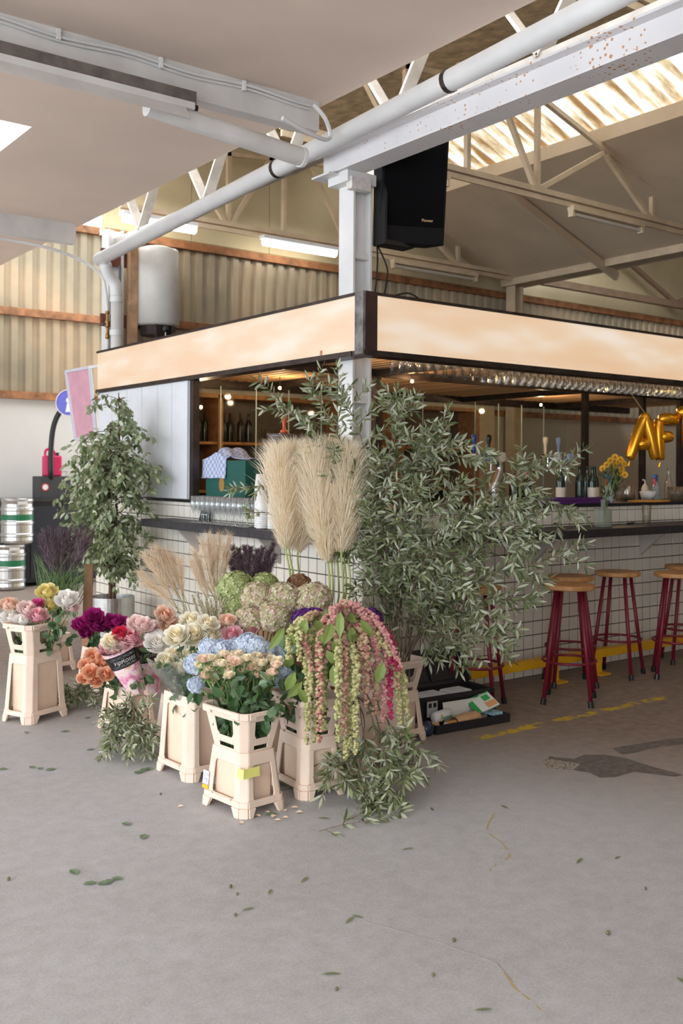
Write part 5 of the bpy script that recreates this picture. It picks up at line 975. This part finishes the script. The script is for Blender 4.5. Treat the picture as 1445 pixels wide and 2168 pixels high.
# ================================================================== OLIVE
M_ol = leafmat('olive_leaf', [(68, 82, 46), (98, 110, 66), (136, 144, 104), (82, 98, 58), (156, 160, 126)], (172, 178, 152), .42, .12); M_bark = mat('olive_bark', (120, 104, 88), .8, var=.2, vscale=30); M_olv = mat('olive_fruit', (120, 128, 74), .4)
def olive(label, group, path, ntw, tl, up=.35, t0=.25, base=None, Lf=.071, r0=.006, fruit=6, gap=.020, spread=.9):
    path = [Vector(p_) for p_ in path]; b0 = path[0].copy(); f = thing('olive_branch', label, 'branch', b0, 0, group); mp_ = smooth_path([p_ - b0 for p_ in path], 30); st_ = MB().tube(mp_, [r0 * (1 - .75 * i / 30) for i in range(31)], 6); lv = MB(); fr = MB()
    def leaves(q, l0):
        ln = sum((q[j + 1] - q[j]).length for j in range(len(q) - 1)); n = max(3, int(ln / gap)); ph = rnd(0, 3)
        for i in range(n):
            s_ = (i + .5) / n * (len(q) - 1); k = min(int(s_), len(q) - 2); p_ = q[k].lerp(q[k + 1], s_ - k); ax = (q[k + 1] - q[k]).normalized(); o_ = Matrix.Rotation(ph + i * 1.57 + rnd(-.3, .3), 3, ax) @ ax.orthogonal().normalized()
            for sg in (1, -1):
                d = ax * .75 + o_ * sg * .85 + rvec() * .42 + Vector((0, 0, -.12)); lv.leaf(p_, d, ax.cross(o_) + rvec() * .5 + Vector((0, 0, .5)), l0 * rnd(.65, 1.1), l0 * .215 * rnd(.8, 1.15), rnd(-.1, .25), .3)
        lv.leaf(q[-1], q[-1] - q[-2], rvec(), l0 * .9, l0 * .2)
    leaves(mp_[int(30 * max(t0, .5)):], Lf)
    for i in range(ntw):
        s_ = t0 + (1 - t0) * (i + rnd(0, 1)) / ntw; k = min(int(s_ * 30), 29); p_ = mp_[k]; ax = (mp_[k + 1] - mp_[k]).normalized(); d = (ax * rnd(.3, .9) + rvec() * spread + Vector((0, 0, up))).normalized(); l = tl * rnd(.5, 1.15) * (1.1 - .4 * s_); e = p_ + d * l + Vector((0, 0, -.10 * l)); q = bez(p_, p_ + d * l * .55 + Vector((0, 0, .05 * l)), e, 6); st_.tube(q, [.0024, .0021, .0019, .0016, .0013, .0011, .0009], 4); leaves(q[1:], Lf * rnd(.85, 1.1))
        if fruit and R_.random() < fruit / ntw: fr.ball(q[R_.randrange(2, 6)] + Vector((0, 0, -.014)), .0085, 8, 6, (1, 1, 1.35))
    st_.build('stem', M_bark, f); lv.build('leaves', M_ol, f, kind='stuff')
    if fr.v: fr.build('fruit', M_olv, f, smooth=True, kind='stuff')
    return f
fx, fy = B['FR']
def root(): return Vector((fx + rnd(-.06, .06), fy + rnd(-.08, .08), .1))
OB = [[(825, 1330, 5.5), (785, 1150, 5.4), (740, 980, 5.3), (655, 805, 5.25)], [(830, 1330, 5.5), (800, 1120, 5.45), (765, 930, 5.35), (715, 820, 5.3)], [(840, 1340, 5.5), (812, 1150, 5.5), (822, 960, 5.4), (880, 835, 5.35)], [(850, 1340, 5.5), (850, 1160, 5.5), (895, 1010, 5.4), (935, 900, 5.35)], [(870, 1330, 5.5), (905, 1180, 5.45), (1010, 1060, 5.4), (1110, 1000, 5.35), (1205, 985, 5.35)], [(870, 1340, 5.5), (920, 1220, 5.4), (1030, 1105, 5.3), (1120, 1055, 5.3), (1200, 1080, 5.3)], [(875, 1350, 5.5), (930, 1250, 5.35), (1010, 1160, 5.25), (1085, 1125, 5.2), (1120, 1150, 5.2)], [(880, 1350, 5.5), (950, 1280, 5.35), (1040, 1215, 5.2), (1120, 1200, 5.2), (1195, 1168, 5.2)], [(880, 1360, 5.5), (940, 1310, 5.3), (1030, 1270, 5.2), (1120, 1275, 5.15)], [(870, 1370, 5.5), (910, 1345, 5.3), (975, 1350, 5.25), (1030, 1345, 5.2)], [(820, 1330, 5.5), (770, 1130, 5.4), (700, 960, 5.3), (590, 850, 5.25)], [(845, 1330, 5.5), (850, 1110, 5.5), (880, 990, 5.4), (965, 930, 5.35)], [(850, 1340, 5.45), (860, 1200, 5.35), (900, 1090, 5.25), (960, 1060, 5.2)], [(835, 1340, 5.45), (800, 1220, 5.35), (790, 1080, 5.25), (800, 960, 5.2)], [(860, 1340, 5.45), (880, 1230, 5.3), (930, 1140, 5.2), (1000, 1090, 5.15)], [(860, 1350, 5.45), (890, 1280, 5.3), (940, 1210, 5.2), (1010, 1170, 5.15)], [(845, 1340, 5.45), (830, 1240, 5.3), (850, 1140, 5.2), (870, 1030, 5.15)], [(870, 1360, 5.4), (900, 1310, 5.25), (930, 1250, 5.15), (990, 1230, 5.1)], [(835, 1330, 5.5), (810, 1080, 5.4), (840, 900, 5.35), (830, 850, 5.35)], [(840, 1340, 5.5), (840, 1060, 5.4), (900, 960, 5.3), (1000, 975, 5.3)], [(860, 1350, 5.45), (900, 1170, 5.3), (980, 1110, 5.25), (1080, 1075, 5.2), (1125, 1110, 5.2)], [(835, 1335, 5.45), (770, 1200, 5.4), (750, 1080, 5.35), (765, 985, 5.3)]]
for i, q in enumerate(OB):
    kind = 'rising' if q[-1][0] < 950 else 'spreading'
    olive('leafy olive branch %s from the bucket beside the toolbox' % ('rising steeply' if kind == 'rising' else 'spreading over the bar ledge'), 'olive branches ' + kind, [root()] + [P(x, y, D=d) for x, y, d in q], 18 if kind == 'rising' else 19, .27, .25, .30)
# small sprigs in front of the cups
olive('short olive sprig reaching over the champagne flutes', None, [P(640, 1120, D=5.5), P(580, 1040, D=5.5), P(535, 1030, D=5.5), P(492, 1036, D=5.5)], 5, .07, .3, .45, Lf=.05); olive('short olive sprig in front of the paper cups', None, [P(640, 1140, D=5.5), P(575, 1090, D=5.5), P(540, 1085, D=5.5), P(520, 1080, D=5.5)], 4, .06, .1, .5, Lf=.045)
# hanging and lying branches
r2 = Vector((B['RB2'][0], B['RB2'][1], .38))
for q in ([(760, 1490, 4.75), (770, 1560, 4.6), (790, 1640, 4.5), (835, 1712, 4.42)], [(780, 1500, 4.75), (800, 1570, 4.6), (830, 1620, 4.55), (870, 1640, 4.5)], [(800, 1500, 4.75), (830, 1540, 4.65), (860, 1570, 4.6), (890, 1590, 4.55)], [(750, 1520, 4.75), (740, 1600, 4.6), (715, 1620, 4.5), (690, 1640, 4.45)], [(770, 1520, 4.75), (760, 1620, 4.55), (770, 1680, 4.45), (800, 1700, 4.4)], [(790, 1500, 4.75), (815, 1600, 4.55), (815, 1680, 4.45), (825, 1708, 4.40)]):
    olive('olive branch hanging down below the amaranth', 'hanging olive branches', [r2 + rvec() * .04] + [P(*v[:2], D=v[2]) for v in q], 12, .15, -.25, .35, fruit=2, r0=.004)
for q in ([(675, 1760), (730, 1745), (800, 1735), (850, 1720)], [(735, 1735), (760, 1725), (775, 1715), (800, 1705)], [(640, 1668), (620, 1655), (612, 1640), (615, 1625)]): olive('olive twig lying on the floor by the buckets', 'olive twigs on the floor', [P(x, y, Z=.012 + .01 * (i % 2)) for i, (x, y) in enumerate(q)], 5, .06, .12, .1, fruit=0, r0=.002, spread=.6)
def heap(label, c, rx, ry, h, n):
    for i in range(n):
        a = rnd(0, 6.28); b_ = Vector((c[0] + rnd(-.3, .3) * rx, c[1] + rnd(-.3, .3) * ry, h * rnd(.7, 1.0))); e = Vector((c[0] + math.cos(a) * rx, c[1] + math.sin(a) * ry, rnd(.02, .06))); mid = b_.lerp(e, .6) + Vector((0, 0, h * .15)); olive(label, label, [b_, mid, e], 6, .11, .25, .05, fruit=0, r0=.003, Lf=.055, gap=.014)
heap('olive branch in the heap leaning on the tall bucket', (2.225, 4.80), .11, .16, .30, 13); heap('olive branch in the low heap beside the pale rose bucket', (2.52, 6.02), .22, .14, .12, 9)
# ================================================================== FICUS
pc_ = P(237, 1262, Z=.42); o = thing('potted_ficus', 'tall variegated weeping fig in a brushed steel pot', 'plant', (pc_.x, pc_.y, 0))
pot = MB().lathe([(.185, 0), (.19, .01), (.19, .42), (.18, .42), (.178, .36), (.001, .36)], n=40).build('pot', M_inox, o, smooth=False); MB().lathe([(.001, .362), (.176, .362), (.17, .37), (.001, .385)], n=20).build('soil', mat('soil', (66, 48, 40), .95, var=.3, vscale=40), pot)
M_fl = leafmat('fig_leaf', [(80, 100, 58), (134, 146, 98), (190, 194, 158), (222, 224, 200), (100, 122, 78), (162, 170, 128)], (150, 164, 126), .35, .2); tk = MB(); lv = MB(); R_.seed(5)
def crown_r(z):
    """silhouette radius of the crown by height"""
    pts = [(.62, .24), (.8, .36), (1.0, .40), (1.2, .43), (1.4, .47), (1.6, .50), (1.75, .44), (1.9, .32), (2.05, .22), (2.24, .10)]
    for (a, ra), (b, rb) in zip(pts, pts[1:]):
        if a <= z <= b: return ra + (rb - ra) * (z - a) / (b - a)
    return .05
for i in range(4):
    a = i * 1.6; top = Vector((.05 * math.cos(a), .05 * math.sin(a), 2.15 - .25 * i)); tr = smooth_path([(.02 * math.cos(a), .02 * math.sin(a), .37), (.03 * math.cos(a + .8), .03 * math.sin(a + .8), .9), (.06 * math.cos(a), .06 * math.sin(a), 1.5), top], 20); tk.tube(tr, [.016 - .012 * j / 20 for j in range(21)], 7)
    for b_ in range(58):
        k = 4 + int(16 * b_ / 58); p_ = tr[k]; zt = p_.z + rnd(-.12, .12); r = crown_r(max(.63, min(2.23, zt))) * rnd(.35, 1.05); an = rnd(0, 6.283); e = Vector((min(.29, r * math.cos(an)), r * math.sin(an), zt - .10 * r / .4)); q = bez(p_, p_.lerp(e, .5) + Vector((0, 0, .10)), e, 6); tk.tube(q, [.004, .0035, .003, .0025, .002, .0015, .001], 4)
        for s_ in range(2, 7):
            for w_ in range(4):
                d = (rvec() * .8 + Vector((0, 0, -.6)) + (q[s_] - q[s_ - 1]).normalized() * .4); lv.leaf(q[s_] + rvec() * .03, d, rvec() + Vector((0, 0, .6)), rnd(.05, .075), rnd(.025, .036), rnd(0, .25), .2)
tk.build('trunk', mat('fig_bark', (96, 66, 52), .8, var=.15), o); lv.build('leaves', M_fl, o, kind='stuff')
# ================================================================== TOOLBOX
M_tb = mat('toolbox_plastic', (30, 28, 32), .55, var=.1); o = thing('toolbox', 'open black plastic toolbox with hinged tray lying in front', 'toolbox', (3.82, 4.17, 0), math.radians(-4))
MB().box(0, .56, .17, .41, 0, .012).box(0, .56, .17, .182, 0, .17).box(0, .56, .398, .41, 0, .17).box(0, .012, .182, .398, 0, .17).box(.548, .56, .182, .398, 0, .17).build('body', M_tb, o); MB().box(-.015, .575, .155, .17, .15, .172).box(.56, .575, .17, .41, .15, .172).build('rim', M_tb, o)
ld = MB().box(-.01, .57, 0, .02, 0, .24).box(.05, .27, -.012, 0, .03, .22).box(.29, .51, -.012, 0, .03, .22).box(-.01, .01, -.05, 0, 0, .24).box(.55, .57, -.05, 0, 0, .24).build('lid', M_tb, o); ld.matrix_basis = Matrix.Translation((0, .41, .165)) @ Matrix.Rotation(math.radians(-28), 4, 'X')
MB().box(.0, .56, 0, .16, 0, .01).box(.0, .56, 0, .01, .01, .05).box(0, .01, .01, .16, .01, .05).box(.55, .56, .01, .16, .01, .05).build('tray', M_tb, o)
for x in (.05, .44): 
    q = MB().box(x, x + .075, .148, .155, .06, .15).build('latch', mat('clear_grey_plastic', (176, 176, 172), .35), o)
    MB().box(x + .01, x + .03, .145, .148, .115, .14).box(x + .045, x + .065, .145, .148, .115, .14).build('slot', M_black, q)
def tbp(x, y, z): return o.matrix_basis @ Vector((x, y, z)) if False else Vector((3.82 + x * math.cos(-.07) - y * math.sin(-.07), 4.17 + x * math.sin(-.07) + y * math.cos(-.07), z))
w = thing('paper_card', 'blank white card leaning in the toolbox tray', 'card', tbp(.16, .125, .012), -.07); q = MB().box(0, .33, 0, .003, 0, .125).build('sheet', mat('white_card', (216, 216, 210), .7), w); q.rotation_euler = (math.radians(-8), 0, 0); q2 = MB().box(.27, .30, -.003, 0, .02, .06).build('print', mat('blue_grey_print', (120, 132, 150), .6), w)
w = thing('bandage_roll', 'white wrapped roll with green stripe in the tray', 'roll', tbp(.05, .09, .07), .1); MB().tube([(-.0, 0, 0), (.01, 0, 0), (.14, .01, .005), (.15, .01, .005)], [.022, .031, .031, .022], 16).build('wrapper', mat('white_wrapper', (226, 228, 230), .4), w, smooth=True); MB().box(.03, .13, -.0335, -.031, -.002, .003).build('stripe', mat('green_stripe', (40, 150, 100), .5), w); MB().box(.03, .045, -.033, -.029, .008, .02).box(.03, .045, -.032, -.028, -.02, -.009).build('dot', mat('ochre_dot', (226, 180, 90), .5), w)
m = MB(); N = 10
for i in range(N + 1):
    for j in range(9):
        u = i / N; a = j / 8 * math.pi * 2; r = .042 * (1 + .12 * noise.noise(Vector((u * 5, math.cos(a) * 2, math.sin(a) * 2)))) * (.75 + .5 * u if u < .5 else 1.0); m.v.append((u * .19, r * math.cos(a) * 1.1, max(-.03, r * math.sin(a) * .8)))
for i in range(N):
    for j in range(8): m.f.append((i * 9 + j, i * 9 + j + 1, (i + 1) * 9 + j + 1, (i + 1) * 9 + j))
w = m.build('paper_bag', mat('kraft_paper', (196, 156, 116), .85, var=.12, vscale=20), smooth=True, at=tbp(.17, .05, .045)); w.rotation_euler = (0, 0, .05); tag(w, 'crumpled brown paper bag lying in the tray', 'bag')
w = thing('twine_spool', 'small spool of ochre tape in the tray', 'spool', tbp(.09, .025, .035)); MB().tube([(0, 0, 0), (.075, .004, 0)], .023, 16).build('tape', mat('ochre_tape', (196, 140, 66), .5), w); MB().tube([(-.002, 0, 0), (.001, 0, 0)], .019, 16).build('core', M_white, w)
w = thing('paper_packet', 'green and white printed packet leaning out of the tray', 'packet', tbp(.36, .06, .06), -.1); pq = MB().box(0, .17, 0, .012, 0, .12).build('pack', mat('packet_white', (226, 230, 224), .35), w); pq.rotation_euler = (math.radians(-58), math.radians(-14), 0)
for a_, c_ in (((0, .035, -.001, .013, 0, .12), (40, 160, 80)), ((.035, .17, -.001, .002, .108, .121), (40, 160, 80)), ((.10, .15, -.001, .0, .06, .1), (50, 170, 90)), ((.09, .165, -.001, .0, .008, .05), (220, 160, 110))): MB().box(*a_).build('print', mat('pk%d%d%d' % c_, c_, .4), pq)
w = thing('rag', 'pale blue cloth scrap in the tray corner', 'cloth', tbp(.46, .08, .04)); MB().box(0, .08, -.04, .05, 0, .015).build('cloth', mat('pale_cloth', (160, 196, 206), .9, var=.3, vscale=40), w)
w = thing('paper_bag', 'small crumpled brown paper beside the white roll', 'bag', tbp(.0, .07, .035)); MB().blob((.02, 0, 0), .045, (1.5, .9, .5)).build('paper', MATS['kraft_paper'], w)
for x, lb in ((.08, 'white folded cloth inside the toolbox beside its latch'), (.28, 'white folded cloth inside the middle of the toolbox')): w = thing('folded_cloth', lb, 'cloth', tbp(x, .25, .12)); MB().box(0, .17, -.05, .08, .0, .05).build('cloth', mat('striped_cloth', (206, 208, 214), .9, var=.06), w, bevel=.015)
w = thing('blue_ball', 'dark blue glass jar under the tray edge', 'jar', tbp(-.05, .03, 0)); MB().lathe([(.03, 0), (.045, .02), (.048, .05), (.03, .075), (.001, .08)], n=18).build('glass', mat('dark_blue_glass', (40, 54, 74), .15), w, smooth=True)
# ================================================================== FALLEN LEAVES AND PETALS
me_f1 = MB().leaf((0, 0, .003), (1, 0, .03), (0, 0, 1), .055, .034, .05, .15).mesh('leaf', leafmat('fallen_green', [(92, 118, 84), (128, 148, 118)], (160, 176, 156), .5, .1)); me_f2 = MB().leaf((0, 0, .003), (1, 0, .02), (0, 0, 1), .055, .012, .06, .2).mesh('leaf', M_ol); me_f3 = MB().leaf((0, 0, .003), (1, 0, .15), (0, 0, 1), .03, .026, .1, .3).mesh('petal', mat('fallen_petal', (240, 214, 186), .6))
R_.seed(21)
def litter(px, py, me, nm, lb, cat, s=1):
    p_ = P(px, py, Z=.001); q = put(nm, me, None, Matrix.Translation(p_) @ Matrix.Rotation(rnd(0, 6.28), 4, 'Z') @ Matrix.Scale(s * rnd(.8, 1.15), 4)); tag(q, lb, cat, nm + 's on the floor')
for px, py in ((290, 1640), (300, 1632), (318, 1632), (258, 1743), (200, 1586), (207, 1508), (190, 1518), (62, 1623), (88, 1630), (95, 1632), (205, 1870), (218, 1872), (232, 1868), (175, 1873), (302, 1778), (300, 1635), (148, 1548), (15, 1630), (55, 1553), (235, 1860), (640, 1690), (560, 1727), (150, 1842)): litter(px, py, me_f1, 'fallen_leaf', 'flat green leaf lying on the concrete', 'leaf')
for px, py in ((652, 1857), (568, 1896), (742, 1938), (678, 2065), (1042, 2138), (876, 1796), (510, 1930), (1300, 1820), (1430, 2070), (930, 1610), (1232, 1818), (1075, 1713), (750, 1942), (918, 1718), (700, 1735)): litter(px, py, me_f2, 'fallen_olive_leaf', 'narrow olive leaf lying on the concrete', 'leaf', 1.05)
for px, py in ((552, 1730), (570, 1722), (575, 1732), (505, 1742), (600, 1715), (625, 1722), (632, 1712), (376, 1710), (580, 1738), (610, 1733), (590, 1708)): litter(px, py, me_f3, 'fallen_petal', 'pale peach petal lying on the concrete', 'petal')
me_ol = MB().ball((0, 0, .006), .006, 8, 6, (1.2, 1, 1)).mesh('olive', mat('fallen_olive_skin', (104, 98, 70), .5))
for px, py in ((488, 1880), (498, 1940), (502, 1895), (916, 2067), (712, 2097), (1366, 1884), (1286, 1979), (888, 1627), (18, 1864), (960, 1994), (340, 1683)): litter(px, py, me_ol, 'fallen_olive', 'small olive lying on the concrete', 'olive')
